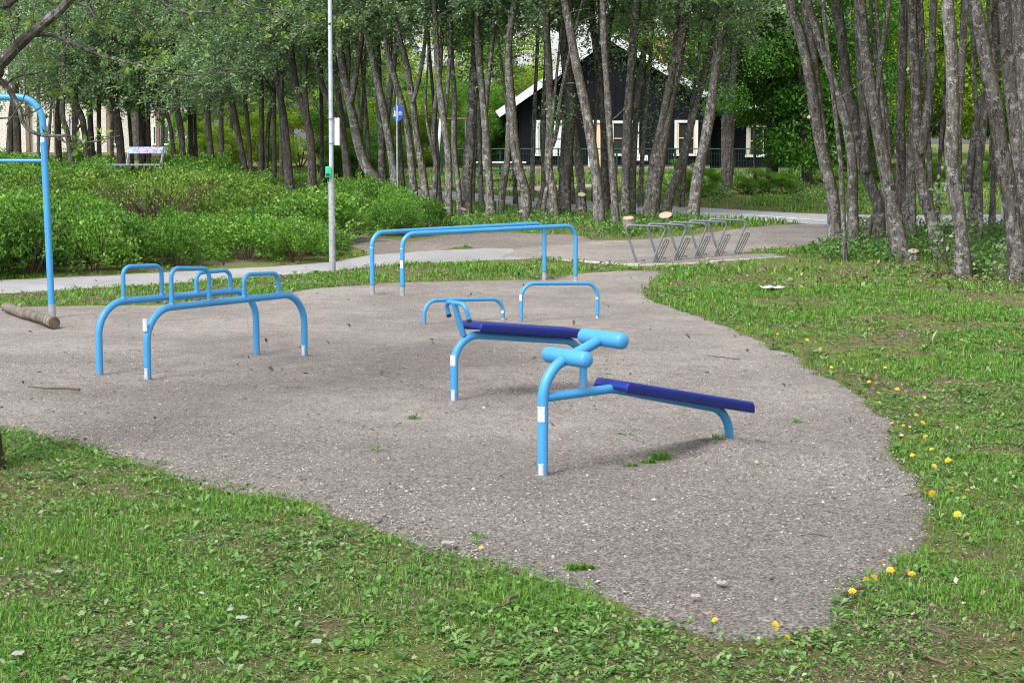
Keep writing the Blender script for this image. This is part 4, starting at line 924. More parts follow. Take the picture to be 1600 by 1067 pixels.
for i, (x, lean, w, Yq) in enumerate(((688, -22, 7, 41), (738, 18, 6, 42), (752, -10, 8, 40), (806, -16, 7, 41), (830, 12, 8, 42), (874, 20, 7, 40), (896, -24, 7, 41), (926, 10, 6, 42), (956, -18, 8, 41), (1000, 22, 8, 40), (1064, 34, 8, 40), (632, -24, 7, 43), (580, -20, 7, 44), (560, 16, 6, 45))):
    tree('slender grey stem set back between the larger trunks of the grove', [([(x, 330), (x+lean*.15, 265), (x+lean*.4, 180), (x+lean*.75, 90), (x+lean, 0)], w, w*.62)], Yq, (4.6, .9), group='slender stems set back in the grove')
# ---- small stems further off that fill the wood
for i, x in enumerate((60, 72, 175, 252, 318, 362, 440, 520, 566, 1180, 1235)):
    Yb = 53+rng.random()*5 if x < 600 else 52
    o = rng.uniform(-14, 14)
    tree(['thin dark stem far back in the wood', 'thin dark stem under the maple crown'][x > 600], [([(x, 275), (x+o*.3, 200), (x+o*.7, 110), (x+o, 0)], 5.5, 3.5)], Yb, (3.2, .9) if x < 600 else None, m='bark_dark', group='thin stems far back in the wood' if x < 600 else 'stems under the maples')
# ---- stumps and sawn stubs
def stump(px, py, pw, ph, tilt, label, m='bark', name='tree_stump', face=(0, -.5, .85)):
    P = at(px, py); k = P.y/FPX; root = thing(name, P, label, 'stump')
    r = pw*k/2; h = ph*k; ax = Vector((tilt, -.12, 1)).normalized(); T = P+ax*h
    fd = (Vector(face).normalized()*.5+ax*.6).normalized()
    MB().tube([P-ax*.15, P+ax*.03, P+ax*h*.45, T-fd*r*.7, T-fd*r*.2, T], [r*1.4, r*1.2, r*1.04, r, r, r], 16).build('trunk', M[m], root)
    MB().tube([T-fd*.01, T+fd*.006], [r*.93, r*.91], 18).build('cut_face', M['cutwood'], root)
    return root
stump(910, 338, 13, 34, -.04, 'tall sawn stub with a pale face among the trunks before the house', face=(.1, -.8, .55))
stump(986, 364, 18, 24, -.2, 'grey sawn stump leaning over the first bike stand', m='log', face=(.1, -.45, .9))
stump(1041, 352, 22, 16, -.1, 'short thick stump with an orange cut face behind the bike stands', face=(-.2, -.7, .6))
stump(723, 336, 9, 9, .12, 'low sawn stump by the brown leaning trunk', face=(.5, -.75, .4))
stump(1427, 408, 18, 16, -.05, 'flat sawn stump with a bright face at the foot of the mossy trunk', face=(-.1, -.5, .85))
stump(1560, 430, 22, 17, .05, 'rotten grey stump with splintered rim by the heavy leaning trunk', m='log', face=(0, -.1, 1))
P = at(1566, 352); root = thing('marker_post', P, 'thin pale post behind the grove by the road', 'post')
MB().tube([Z(P, -.1), Z(P, 1.15)], .035, 10).build('shaft', M['galv_pale'], root); MB().tube([Z(P, 1.15), Z(P, 1.19)], .042, 10).build('cap', M['white'], root)

# ------------------------------------------------------------------ bushes and trees behind
DM = {}
def dense(name, P, label, mk, sc, group, cat='tree', trunk=True, low=0.0, i=None, stems=1):
    root = thing(name, P, label, cat, group)
    src = DN[random.randrange(4) if i is None else i]; key = (src.name, mk)
    if key not in DM: DM[key] = src.copy(); DM[key].materials.clear(); DM[key].materials.append(M[mk])
    o = bpy.data.objects.new('crown' if trunk else 'foliage', DM[key]); COL.objects.link(o); o.parent = root
    o.location = (0, 0, low); o.scale = sc; o.rotation_euler = (0, 0, rng.uniform(0, 6.28))
    mb = MB()
    for q in range(stems if trunk else 4):
        a = rng.uniform(0, 6.28); s = (.3 if stems > 1 else .05) if trunk else .5; h = low+sc[2]*(3.5 if trunk else 2)
        Q = [P+Vector((math.cos(a)*s*t*1.6, math.sin(a)*s*t, h*t-.1*(1-t))) for t in (0, .3, .6, 1)]
        r0 = (.16 if trunk else .03); mb.tube(Q, [r0, r0*.8, r0*.6, r0*.25], 9)
    mb.build('trunk' if trunk else 'stem', M['bark_dark'], root); return root
def gp(px, Y): p = atY(px, 300, Y); return Vector((p.x, Y, g(p.x, Y)))
# bright bushes in the clearing beyond the trunks
LB = ['bright yellow-green bush beyond the dark trunks and the lamp post', 'mid green bush beyond the trunks near the blue path sign']
for (px, Y, s, h, mk) in ((330, 56, .5, .36, 'leaf_light'), (365, 60, .6, .5, 'leaf_light'), (300, 62, .5, .45, 'leaf_mid'), (420, 58, .62, .5, 'leaf_light'), (470, 61, .7, .55, 'leaf_light'), (520, 57, .55, .5, 'leaf_mid'), (560, 58, .5, .42, 'leaf_mid'),
        (600, 60, .62, .56, 'leaf_light'), (640, 62, .6, .62, 'leaf_light'), (680, 63, .65, .58, 'leaf_mid'), (720, 61, .5, .55, 'leaf_mid'), (765, 66, .6, .6, 'leaf_mid'), (805, 68, .6, .62, 'leaf_light')):
    dense('bush', gp(px, Y), LB[mk == 'leaf_mid'], mk, (s, s, h), 'bright bushes behind the trunks' if mk == 'leaf_light' else 'green bushes behind the trunks', 'bush', False)
for (px, Y, s, h, lw, mk) in ((30, 66, 1, 1.1, 3.4, 'leaf_mid'), (120, 68, 1.1, 1.1, 3.3, 'leaf_mid'), (215, 67, 1, 1.2, 3.2, 'leaf_mid'), (300, 69, 1, 1.2, 2.2, 'leaf_light'), (-60, 66, 1, 1.2, 3, 'leaf_mid'), (-180, 60, 1.1, 1.2, 2, 'leaf_mid'), (-320, 57, 1.1, 1.2, 1.5, 'leaf_light'),
        (385, 70, 1.1, 1.15, 1.2, 'leaf_light'), (455, 68, 1, 1.1, 1.2, 'leaf_mid'), (530, 72, 1.1, 1.1, .8, 'leaf_light'), (590, 75, 1, .85, .6, 'leaf_light'), (640, 80, 1.1, .62, .5, 'leaf_light'), (700, 78, 1, .95, .8, 'leaf_light'), (755, 74, 1, 1.15, 1.0, 'leaf_mid'), (815, 78, .9, .85, .8, 'leaf_light'), (850, 92, 1.2, .75, .6, 'leaf_light')):
    dense('leafy_tree', gp(px, Y), 'leafy tree standing in full light beyond the grove', mk, (s, s, h), 'leafy trees beyond the grove', 'tree', True, lw)
# trees before and behind the red roofed house
dense('leafy_tree', gp(985, 70), 'light green tree behind the ridge of the black house', 'leaf_mid', (.62, .62, 1.0), None, 'tree', True, 2.9)
dense('leafy_tree', gp(1075, 71), 'leafy tree half hiding the red tiled roof', 'leaf_mid', (.95, .95, 1.1), None, 'tree', True, 2.3)
dense('leafy_tree', gp(1150, 69), 'leafy tree between the red roof and the maples', 'leaf_mid', (.8, .8, 1.1), None, 'tree', True, 2.3)
# dark maples beside the house
for (px, Y, s, h, lw, lb, st) in ((1135, 47.5, .62, .9, 2.0, 'dark green maple with several dark stems, next to the house corner', 3), (1205, 49.5, 1.0, 1.2, 1.65, 'large dark green maple hanging low over the road lawn', 2), (1262, 48.5, 1.0, 1.2, .45, 'dark green maple reaching almost to the ground', 2), (1318, 51, .95, 1.25, .7, 'dark green maple behind the leaning double trunk', 1)):
    dense('maple_tree', gp(px, Y), lb, 'leaf_dark', (s, s, h), 'maples beside the house', 'tree', True, lw, stems=st)
for (px, Y, s, h, lw, mk) in ((1365, 56, .9, 1.3, .9, 'leaf_light'), (1425, 58, 1, 1.3, 1.1, 'leaf_mid'), (1490, 57, 1, 1.35, 1.0, 'leaf_light'), (1550, 59, 1, 1.3, .9, 'leaf_mid'), (1610, 56, 1, 1.3, .8, 'leaf_mid'), (1680, 58, 1, 1.3, .9, 'leaf_mid'), (1390, 70, 1.2, 1.6, 1, 'leaf_light'), (1470, 72, 1.2, 1.6, 1, 'leaf_mid'), (1560, 70, 1.2, 1.6, 1, 'leaf_light'), (1330, 68, 1.1, 1.5, 2, 'leaf_mid'), (1640, 72, 1.2, 1.6, 1, 'leaf_mid'), (1790, 62, 1.2, 1.5, .8, 'leaf_mid'), (1900, 58, 1.2, 1.5, .8, 'leaf_light'), (2020, 60, 1.2, 1.5, .8, 'leaf_mid'), (1250, 70, 1.1, 1.6, 2.4, 'leaf_mid')):
    dense('leafy_tree', gp(px, Y), 'green tree closing the view behind the lawn grove', mk, (s, s, h), 'green trees behind the lawn grove', 'tree', True, lw)
for (px, Y, s, h) in ((1375, 50, .34, .17), (1440, 51, .36, .2), (1500, 50, .34, .17), (1560, 51, .36, .2), (1620, 50, .36, .2), (1178, 45, .25, .13), (1100, 44, .28, .15), (1075, 46, .3, .16), (1225, 45, .25, .12), (1320, 46, .3, .14)):
    dense('bush', gp(px, Y), 'low green bush on the verge beyond the road', 'leaf_mid', (s, s, h), 'low bushes on the verge', 'bush', False)
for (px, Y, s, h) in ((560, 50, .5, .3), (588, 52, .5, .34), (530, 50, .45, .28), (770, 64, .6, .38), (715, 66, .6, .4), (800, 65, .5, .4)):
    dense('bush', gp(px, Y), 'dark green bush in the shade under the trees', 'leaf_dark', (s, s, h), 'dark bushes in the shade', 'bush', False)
# ------------------------------------------------------------------ shrub bank
def shrub_pts(n, R, H):
    out = []
    tips = 85
    for i in range(tips):
        th = rng.uniform(0, 6.28); c = rng.random()**.55; d = np.array([math.cos(th)*c, math.sin(th)*c, math.sqrt(max(0, 1-c*c))])
        tip = d*np.array([R, R, H])*rng.uniform(.8, 1.1)+np.array([0, 0, .05]); root = np.array([d[0]*R*.25, d[1]*R*.25, 0.02])
        t = rng.random(n//tips)**.5; t = .34+.66*t
        out.append(root+(tip-root)*t[:, None]+rng.normal(size=(len(t), 3))*.045)
    return np.vstack(out)
def shrub_proto(mk, n=3600, R=.72, H=.88, size=.058, twigs=18):
    p = shrub_pts(n, R, H); d = p/np.linalg.norm(p, axis=1)[:, None]
    me = leaves_mesh('foliage', p, size, .55, .3, d*.9+np.array([0, 0, .5])); me.materials.append(M[mk])
    mb = MB()
    for i in range(twigs):
        th = rng.uniform(0, 6.28); c = rng.uniform(.3, 1); e = Vector((math.cos(th)*R*c, math.sin(th)*R*c, H*rng.uniform(.5, .85)))
        mb.tube([(e.x*.15, e.y*.15, -.05), e*.55+Vector((0, 0, .05)), e], [.008, .006, .003], 5, caps=False)
    o = mb.build('twigs', M['shrub_twig']); tm = o.data; bpy.data.objects.remove(o)
    return me, tm
SH = [shrub_proto('shrub') for _ in range(4)]; SY = [shrub_proto('shrub_b', 3000) for _ in range(2)]
SB = [shrub_proto('shrub_b', 1100, .8, .85, .045, 110) for _ in range(2)]
def shrub(P, proto, sc, label, group):
    root = thing('shrub', P, label, 'shrub', group)
    for nm, me in zip(('foliage', 'twigs'), proto):
        o = bpy.data.objects.new(nm, me); COL.objects.link(o); o.parent = root; o.scale = sc; o.rotation_euler = (0, 0, rng.uniform(0, 6.28))
def zone(px): return wpoly(px)
BANK = [(-4.2*0+at(-700, 462).x, at(-700, 462).y)]+zone([(0, 437.5), (240, 427), (420, 417), (520, 407), (566, 390)])+[(-3.3, 31.5), (-4.3, 36), (-5.6, 42), (-7.2, 48), (-10.5, 52), (-17, 52), (-17, 30)]
LOBE = zone([(540, 360), (566, 366), (640, 381), (690, 374), (678, 352)])+[(-2.1, 36.0), (-2.9, 39.5), (-4.2, 40.0), (-4.2, 33)]
def scatter(poly, step, jit=.32):
    xs = [p[0] for p in poly]; ys = [p[1] for p in poly]; out = []; j = 0
    for y in np.arange(min(ys), max(ys), step*.87):
        j += 1
        for x in np.arange(min(xs), max(xs), step):
            q = (x+(j % 2)*step/2+rng.normal()*jit*step*.6, y+rng.normal()*jit*step*.6)
            if inside(poly, np.array([q[0]]), np.array([q[1]]))[0]: out.append(q)
    return out
def inset(poly, d, x, y):
    for k in range(8):
        a = k*math.pi/4
        if not inside(poly, np.array([x+math.cos(a)*d]), np.array([y+math.sin(a)*d]))[0]: return False
    return True
brown = [(-8.2+i*.0, 0) for i in range(0)]
BR = [at(225, 360), at(255, 352), at(205, 350)]; BR = [atY(205, 300, 33.0), atY(232, 300, 34.0), atY(262, 300, 32.6), atY(245, 300, 31.6), atY(280, 300, 33.8)]
for p in BR:
    shrub(Vector((p.x, p.y, g(p.x, p.y))), random.choice(SB), (1.2, 1.2, 1.3), 'half bare shrub with reddish brown twigs in the middle of the green bank', 'half bare shrubs in the bank')
n_sh = 0
half = lambda y: y*800/FPX
for (x, y) in scatter(BANK, 1.02):
    if x < -half(y)-2.2 or not inset(BANK, .10 if y < 29 else .35, x, y): continue
    if min((x-p.x)**2+(y-p.y)**2 for p in BR) < 1.1: continue
    yel = fbm(x, y, .22, 6) > .50 and y > 30
    s = float(np.clip(rng.uniform(.8, 1.12)*(.55+.95*fbm(x, y, .45, 12)), .62, 1.4))
    front = y < 27
    shrub(Vector((x, y, g(x, y))), random.choice(SY if yel else SH), (s*1.08, s*1.08, s*(1.0 if front else .80)*(1 if x/y < -.17 else .88)*(.55 if y > 34 and -630/FPX < x/y < -535/FPX else 1)), ['leafy green shrub in the low bank between path and trees', 'yellowish green shrub in the low bank behind the greener ones'][yel], 'yellowish shrubs of the bank' if yel else 'green shrubs of the bank'); n_sh += 1
for (x, y) in scatter(LOBE, .9):
    if not inset(LOBE, .1, x, y): continue
    s = rng.uniform(.8, 1.0)*(.55+.6*fbm(x, y, .6, 14)); shrub(Vector((x, y, g(x, y))), random.choice(SH), (s, s, s*.95), 'dense green shrub in the rounded mound beyond the lamp post', 'shrubs of the rounded mound'); n_sh += 1
print('shrubs', n_sh)

# ------------------------------------------------------------------ grass, weeds, litter
HARD = [P_GRAVEL, P_PATH, P_SIDE, P_RACK, P_ROAD, P_SAND]
def on_grass(x, y, pad=True):
    ok = np.ones(x.shape, bool)
    u, v = x+.16*(fbm(x, y, 3.5, 81)-.5)+.05*rng.normal(size=x.shape), y+.22*(fbm(x, y, 3.5, 85)-.5)+.06*rng.normal(size=x.shape)
    for p in HARD: ok &= ~inside(p, u, v)
    return ok
def band(y0, y1, dens, extra=2.0):
    h0, h1 = y0*800/FPX*1.04+extra, y1*800/FPX*1.04+extra; n = int((h0+h1)*(y1-y0)*dens)
    y = rng.uniform(y0, y1, n); x = rng.uniform(-1, 1, n)*(y*800/FPX*1.04+extra); return x, y
def shade_zone(x, y):      # barer soil under the grove
    return np.exp(-(((x-7.2)/3.2)**2+((y-24.5)/2.2)**2))
def blades(x, y, hgt, wid):
    n = len(x); a = rng.uniform(0, 2*np.pi, n); L = hgt*rng.uniform(.55, 1.35, n); lean = rng.uniform(.3, 1.25, n)*L
    dx, dy = np.cos(a), np.sin(a); px, py = -dy*wid*.5, dx*wid*.5; z = g(x, y)-.004
    b = np.stack([x, y, z], 1); sd = np.stack([px, py, 0*px], 1); d = np.stack([dx, dy, 0*dx], 1)
    m_ = b+d*(lean*.35)[:, None]; m_[:, 2] += L*.6; t = b+d*lean[:, None]; t[:, 2] += L*np.clip(1.1-lean/L*.45, .4, 1)
    V = np.stack([b-sd, b+sd, m_+sd*.8, m_-sd*.8, t], 1).reshape(-1, 3)
    F = (np.arange(n)[:, None]*5+np.array([[0, 1, 2, 0, 2, 3, 3, 2, 4]])).reshape(-1, 3); return V, F
Vs, Fs, o = [], [], 0
for (y0, y1, de, h, w) in ((5.4, 8.5, 6200, .030, .0040), (8.5, 12.5, 3900, .032, .0050), (12.5, 18, 1900, .038, .007), (18, 25, 950, .05, .0095), (25, 34, 420, .065, .014), (34, 58, 130, .10, .026)):
    x, y = band(y0, y1, de); k = on_grass(x, y)
    d = fbm(x, y, 1.1, 21)*.65+fbm(x, y, 4.0, 23)*.35
    k &= rng.random(len(x)) < np.clip((d-.38)*6, .12, 1)*np.where(fbm(x, y, .7, 91) > .40, 1, .45)*(1-.75*shade_zone(x, y))
    if y0 > 24: k &= ~inside(BANK, x, y) & ~inside(LOBE, x, y)
    x, y, d = x[k], y[k], d[k]; hh = h*(.55+1.1*np.clip((d-.35)*3, 0, 1))
    V, F = blades(x, y, hh, np.full(len(x), w)); Vs.append(V); Fs.append(F+o); o += len(V)
tag(link('grass', mesh_np('grass', np.vstack(Vs), np.vstack(Fs)), M['grass']), 'short patchy grass around the gravel playground', 'grass', kind='stuff')
print('blades', o//5)
# small round clover-like leaves close to the ground
Vs = []; 
def flat_leaves(x, y, z, L, asp, tilt=.35):
    n = len(x); a = rng.uniform(0, 6.283, n); d = np.stack([np.cos(a), np.sin(a), rng.normal(size=n)*tilt], 1); s = np.stack([-np.sin(a), np.cos(a), rng.normal(size=n)*tilt], 1)
    b = np.stack([x, y, z], 1); L = L[:, None]; q = np.cross(d, s)
    V = np.stack([b, b+d*L*.5+s*L*asp*.5+q*L*.12, b+d*L, b+d*L*.5-s*L*asp*.5+q*L*.12], 1).reshape(-1, 3)
    F = (np.arange(n)[:, None]*4+np.array([[0, 1, 2, 0, 2, 3]])).reshape(-1, 3); return V, F
Vs, Fs, o = [], [], 0
for (y0, y1, de, L) in ((5.4, 9, 2000, .021), (9, 13, 1200, .023), (13, 22, 420, .03), (22, 34, 130, .05), (34, 56, 30, .10)):
    x, y = band(y0, y1, de); k = on_grass(x, y); d = fbm(x, y, .9, 31)*.6+fbm(x, y, 5, 33)*.4; k &= rng.random(len(x)) < np.clip((d-.47)*5, .03, 1)*np.where(fbm(x, y, .7, 91) > .42, 1, .5)
    if y0 > 20: k &= ~inside(BANK, x, y) & ~inside(LOBE, x, y)
    x, y = x[k], y[k]; V, F = flat_leaves(x, y, g(x, y)+rng.uniform(.004, .032, len(x)), L*rng.uniform(.6, 1.5, len(x)), .75); Vs.append(V); Fs.append(F+o); o += len(V)
for (y0, y1, de, L) in ((5.4, 9, 3600, .011), (9, 13, 2000, .013)):
    x, y = band(y0, y1, de); k = on_grass(x, y) & (rng.random(len(x)) < np.clip((fbm(x, y, 2.2, 37)-.25)*3, .1, 1)); x, y = x[k], y[k]
    V, F = flat_leaves(x, y, g(x, y)+rng.uniform(.001, .014, len(x)), L*rng.uniform(.6, 1.6, len(x)), .6, .6); Vs.append(V); Fs.append(F+o); o += len(V)
# rosettes of dandelion and plantain leaves
edge = []
for (y0, y1, de, L) in ((5.4, 9, 85, .06), (9, 13.5, 62, .068), (13.5, 22, 26, .08), (22, 30, 8, .11)):
    x, y = band(y0, y1, de); k = on_grass(x, y); d = fbm(x, y, .8, 41)
    near_edge = ~on_grass(x+.0, y+.25) | ~on_grass(x-.25, y) | ~on_grass(x+.25, y)
    k &= rng.random(len(x)) < np.where(near_edge, 1., np.clip((d-.42)*5, .06, 1)); x, y = x[k], y[k]
    if y0 < 10:
        qx, qy = band(6.5, 12, .45); q = inside(P_GRAVEL, qx, qy) & (fbm(qx, qy, 1.5, 47) > .52); x, y = np.concatenate([x, qx[q]]), np.concatenate([y, qy[q]])
    for xx, yy in zip(x, y):
        m_ = int(rng.integers(4, 9)); a = rng.uniform(0, 6.28)+np.arange(m_)*6.28/m_+rng.normal(size=m_)*.25; ln = L*rng.uniform(.6, 1.35, m_); w = ln*rng.uniform(.2, .38, m_); el = rng.uniform(.1, .8, m_)
        z0 = g(xx, yy)+(.014 if inside(P_GRAVEL, np.array([xx]), np.array([yy]))[0] else 0); ca, sa = np.cos(a), np.sin(a); b = np.array([xx, yy, z0])
        d = np.stack([ca*np.cos(el), sa*np.cos(el), np.sin(el)], 1); s = np.stack([-sa, ca, 0*a], 1); dn = np.array([0, 0, 1.])
        c = b+d*(ln*.55)[:, None]; t = b+d*ln[:, None]-dn*(ln*.25*el)[:, None]
        V = np.stack([np.tile(b, (m_, 1)), c+s*w[:, None]*.5+dn*(w*.18)[:, None], t, c-s*w[:, None]*.5+dn*(w*.18)[:, None], c], 1).reshape(-1, 3)
        F = (np.arange(m_)[:, None]*5+np.array([[0, 1, 4, 1, 2, 4, 2, 3, 4, 3, 0, 4]])).reshape(-1, 3); Vs.append(V); Fs.append(F+o); o += len(V)
tag(link('weeds', mesh_np('weeds', np.vstack(Vs), np.vstack(Fs)), M['weed']), 'broad leaved weeds growing through the lawn', 'weeds', kind='stuff')
# undergrowth round the grove trunks and behind the bike stands
def plants(pts, h, n_leaf, size, spread):
    C = []
    for (x, y) in pts:
        hh = h*rng.uniform(.5, 1.25); t = rng.random(n_leaf)
        C.append(np.stack([x+rng.normal(size=n_leaf)*spread*(.4+t), y+rng.normal(size=n_leaf)*spread*(.4+t), g(x, y)+.02+t*hh], 1))
    return np.vstack(C)
def strip(px, n):
    poly = zone(px); xs = [p[0] for p in poly]; ys = [p[1] for p in poly]; x = rng.uniform(min(xs), max(xs), n*4); y = rng.uniform(min(ys), max(ys), n*4); k = inside(poly, x, y) & on_grass(x, y)
    return list(zip(x[k][:n], y[k][:n]))
C = [plants(strip([(1290, 405), (1330, 360), (1480, 362), (1640, 372), (1660, 445), (1540, 440), (1430, 402)], 300), .30, 26, .06, .10),
     plants(strip([(1245, 396), (1300, 380), (1420, 402), (1410, 412), (1300, 408)], 90), .16, 20, .05, .08),
     plants(strip([(690, 345), (900, 335), (1100, 342), (1130, 352), (1000, 362), (870, 358), (690, 362)], 170), .13, 22, .05, .12),
     plants(strip([(930, 372), (1000, 370), (1085, 362), (1090, 352), (930, 360)], 60), .14, 20, .05, .09),
     plants(strip([(1050, 312), (1240, 322), (1540, 328), (1540, 300), (1050, 296)], 150), .28, 26, .08, .15)]
P = np.vstack(C); tag(link('undergrowth', leaves_mesh('undergrowth', P, .07, .5, .5), M['weed']), 'leafy undergrowth round the trunks of the grove', 'undergrowth', kind='stuff')
# dry straw lying between the blades
Vs, Fs, o = [], [], 0
for (y0, y1, de, L) in ((5.4, 9, 1900, .030), (9, 14, 1100, .036), (14, 26, 300, .05)):
    x, y = band(y0, y1, de); k = on_grass(x, y) & (rng.random(len(x)) < np.clip(1.25-2.*(fbm(x, y, 1.1, 21)*.65+fbm(x, y, 4.0, 23)*.35), .15, 1)); x, y = x[k], y[k]
    if y0 > 13: q = ~inside(BANK, x, y); x, y = x[q], y[q]
    V, F = flat_leaves(x, y, g(x, y)+rng.uniform(.003, .016, len(x)), L*rng.uniform(.5, 1.6, len(x)), .085, .2); Vs.append(V); Fs.append(F+o); o += len(V)
tag(link('dry_straw', mesh_np('dry_straw', np.vstack(Vs), np.vstack(Fs)), M['straw']), 'dry straw and moss bits between the grass blades', 'straw', kind='stuff')
# dead leaves
Vs, Fs, o = [], [], 0
for (y0, y1, de, L) in ((5.4, 9, 170, .022), (9, 14, 110, .026), (14, 26, 40, .038)):
    x, y = band(y0, y1, de); d = fbm(x, y, .9, 51); gr = on_grass(x, y)
    k = np.where(gr, rng.random(len(x)) < np.clip((d-.35)*3.5, .1, 1)+shade_zone(x, y)*2, rng.random(len(x)) < .05); x, y = x[k], y[k]
    V, F = flat_leaves(x, y, g(x, y)+np.where(gr[k], rng.uniform(.008, .03, len(x)), gravel_z(x, y)+.024), L*rng.uniform(.5, 1.6, len(x)), .6, .5); Vs.append(V); Fs.append(F+o); o += len(V)
x = rng.normal(7.3, 1.3, 1500); y = rng.normal(24.3, 1.1, 1500); k = on_grass(x, y); x, y = x[k], y[k]
V, F = flat_leaves(x, y, g(x, y)+rng.uniform(.005, .03, len(x)), .06*rng.uniform(.5, 1.5, len(x)), .6, .4); Vs.append(V); Fs.append(F+o)
tag(link('fallen_leaves', mesh_np('fallen_leaves', np.vstack(Vs), np.vstack(Fs)), M['deadleaf']), 'brown and grey dead leaves lying in the lawn', 'dead leaves', kind='stuff')
# loose stones and wood chips on the gravel
n = 60000; y = rng.uniform(7, 16, n); x = rng.uniform(-1, 1, n)*(y*.31+.6); k = inside(P_GRAVEL, x, y) & (rng.random(n) < np.clip(1.5-(y-7)/9, .15, 1)*np.clip((fbm(x, y, .8, 61)-.25)*2.5, .25, 1)); x, y = x[k], y[k]; n = len(x)
z = .017+gravel_z(x, y); sz = rng.uniform(.003, .0075, n)*np.where(rng.random(n) < .03, 1.9, 1); a = rng.uniform(0, 6.28, n); el = rng.uniform(.6, 1.6, n)
oc = np.array([[1, 0, 0], [0, 1, 0], [-1, 0, 0], [0, -1, 0], [0, 0, .75], [0, 0, -.4]]); ca, sa = np.cos(a), np.sin(a)
jit = 1+.35*rng.normal(size=(n, 6, 1)); lx = oc[None, :, 0]*el[:, None]*jit[:, :, 0]; ly = oc[None, :, 1]*jit[:, :, 0]; lz = oc[None, :, 2]+0*lx
V = np.stack([x[:, None]+(lx*ca[:, None]-ly*sa[:, None])*sz[:, None], y[:, None]+(lx*sa[:, None]+ly*ca[:, None])*sz[:, None], z[:, None]+lz*sz[:, None]], 2).reshape(-1, 3)
F = (np.arange(n)[:, None]*6+np.array([[0, 1, 4, 1, 2, 4, 2, 3, 4, 3, 0, 4, 1, 0, 5, 2, 1, 5, 3, 2, 5, 0, 3, 5]])).reshape(-1, 3)
tag(link('pebbles', mesh_np('pebbles', V, F), M['pebble']), 'small loose stones scattered over the playground gravel', 'pebbles', kind='stuff')
n = 5000; y = rng.uniform(7, 16, n); x = rng.uniform(-1, 1, n)*(y*.31+.6); k = inside(P_GRAVEL, x, y) & (rng.random(n) < np.clip(1.4-(y-7)/9, .2, 1)); x, y = x[k], y[k]
V, F = flat_leaves(x, y, gravel_z(x, y)+.023, rng.uniform(.012, .034, len(x)), .22, .12)
tag(link('wood_chips', mesh_np('wood_chips', V, F), M['deadleaf']), 'pale wood chips and leaf bits strewn over the gravel', 'wood chips', kind='stuff')
# grass tufts on the gravel
def tuft(px, py, n, h, sx, label, group=None):
    P = at(px, py); q = np.sqrt(rng.random(n))*sx*1.3; w_ = rng.uniform(0, 6.283, n); x = P.x+q*np.cos(w_); y = P.y+q*np.sin(w_)*.55; V, F = blades(x, y, np.full(n, h), np.full(n, .007)); zz = gravel_z(P.x, P.y)+.012; V = V+np.array([0, 0, zz])-np.array(P)
    tag(link('weed_tuft', mesh_np('weed_tuft', V, F), M['grass'], None, P), label, 'weed', group)
tuft(1034, 719, 90, .07, .05, 'bright green weed tuft under the sloping bench'); tuft(1014, 724, 90, .04, .035, 'small weed tuft beside the bigger one under the sloping bench'); tuft(985, 729, 50, .035, .03, 'tiny weed at the shaded end under the sloping bench')
tuft(905, 893, 260, .035, .05, 'flat grass tuft on the gravel close to the lawn edge'); tuft(1125, 706, 30, .05, .04, 'weed on the gravel mound at the bench foot'); 
# dandelions
DP = []
for x, y in ((862, 20), (910, 30), (990, 18), (925, 82), (1003, 78), (980, 96), (1028, 132), (948, 157), (1047, 168), (1097, 180), (1037, 204), (1030, 320), (1110, 300), (1178, 308), (1003, 308), (1135, 410), (815, 620), (855, 650), (945, 667), (785, 682), (755, 692), (697, 740), (30, 815), (103, 838), (125, 862), (373, 885), (423, 935)): DP.append((1070+x/2.668, 667+y/2.668))
for x, y in ((60, 525), (66, 550), (242, 563), (160, 628), (343, 635), (470, 705), (395, 738), (680, 693), (730, 742), (592, 775), (632, 832), (910, 810), (690, 905), (805, 880), (693, 965), (975, 930), (927, 1048), (860, 637), (280, 175), (262, 68), (400, 90), (210, 220), (725, 105), (650, 60), (490, 70), (630, 20), (680, 15), (1095, 20), (940, 60)): DP.append((1200+x/4, 400+y/4))
DP += [(752, 874), (843, 902), (202, 722), (1072, 399), (1076, 407), (1092, 411), (1105, 410), (1120, 408), (1128, 413), (1012, 419), (1030, 418), (1188, 393), (1190, 384), (1230, 387), (1142, 409)]
hd = MB(); hd.cur = 0
nP = 15
for ring, (r0, r1, z0, z1, q) in enumerate(((.0, .021, .0, .004, 17), (.0, .016, .004, .010, 13), (.0, .010, .008, .014, 9))):
    for i in range(q):
        a = 6.283*i/q+ring*.2; w = .11*(17/q); hd.add([(0, 0, z0+.003), (r1*.8*math.cos(a-w), r1*.8*math.sin(a-w), z1), (r1*math.cos(a), r1*math.sin(a), z1+.001), (r1*.8*math.cos(a+w), r1*.8*math.sin(a+w), z1)], [(0, 1, 2, 3)])
hd.cur = 1; hd.tube([(0, 0, .002), (.004, .002, -.03), (.0, .006, -.075)], .0022, 6, caps=False)
dan = hd.build('dandelion', [M['yellow'], M['stem']]); dmesh = dan.data; bpy.data.objects.remove(dan)
for i, (px, py) in enumerate(DP):
    P = at(px, py); o_ = bpy.data.objects.new('dandelion', dmesh); COL.objects.link(o_); s = rng.uniform(.65, 1.05)*(1.0 if P.y < 16 else 1.15)
    o_.location = P+Vector((0, 0, .055)); o_.rotation_euler = (rng.normal()*.3+.25, rng.normal()*.3, rng.uniform(0, 6)); o_.scale = (s, s, s)
    near = py > 590
    tag(o_, 'yellow dandelion in bloom along the lawn edge of the gravel' if near else 'small yellow dandelion in the lawn between playground and grove', 'flower', 'dandelions by the gravel edge' if near else 'dandelions in the lawn')
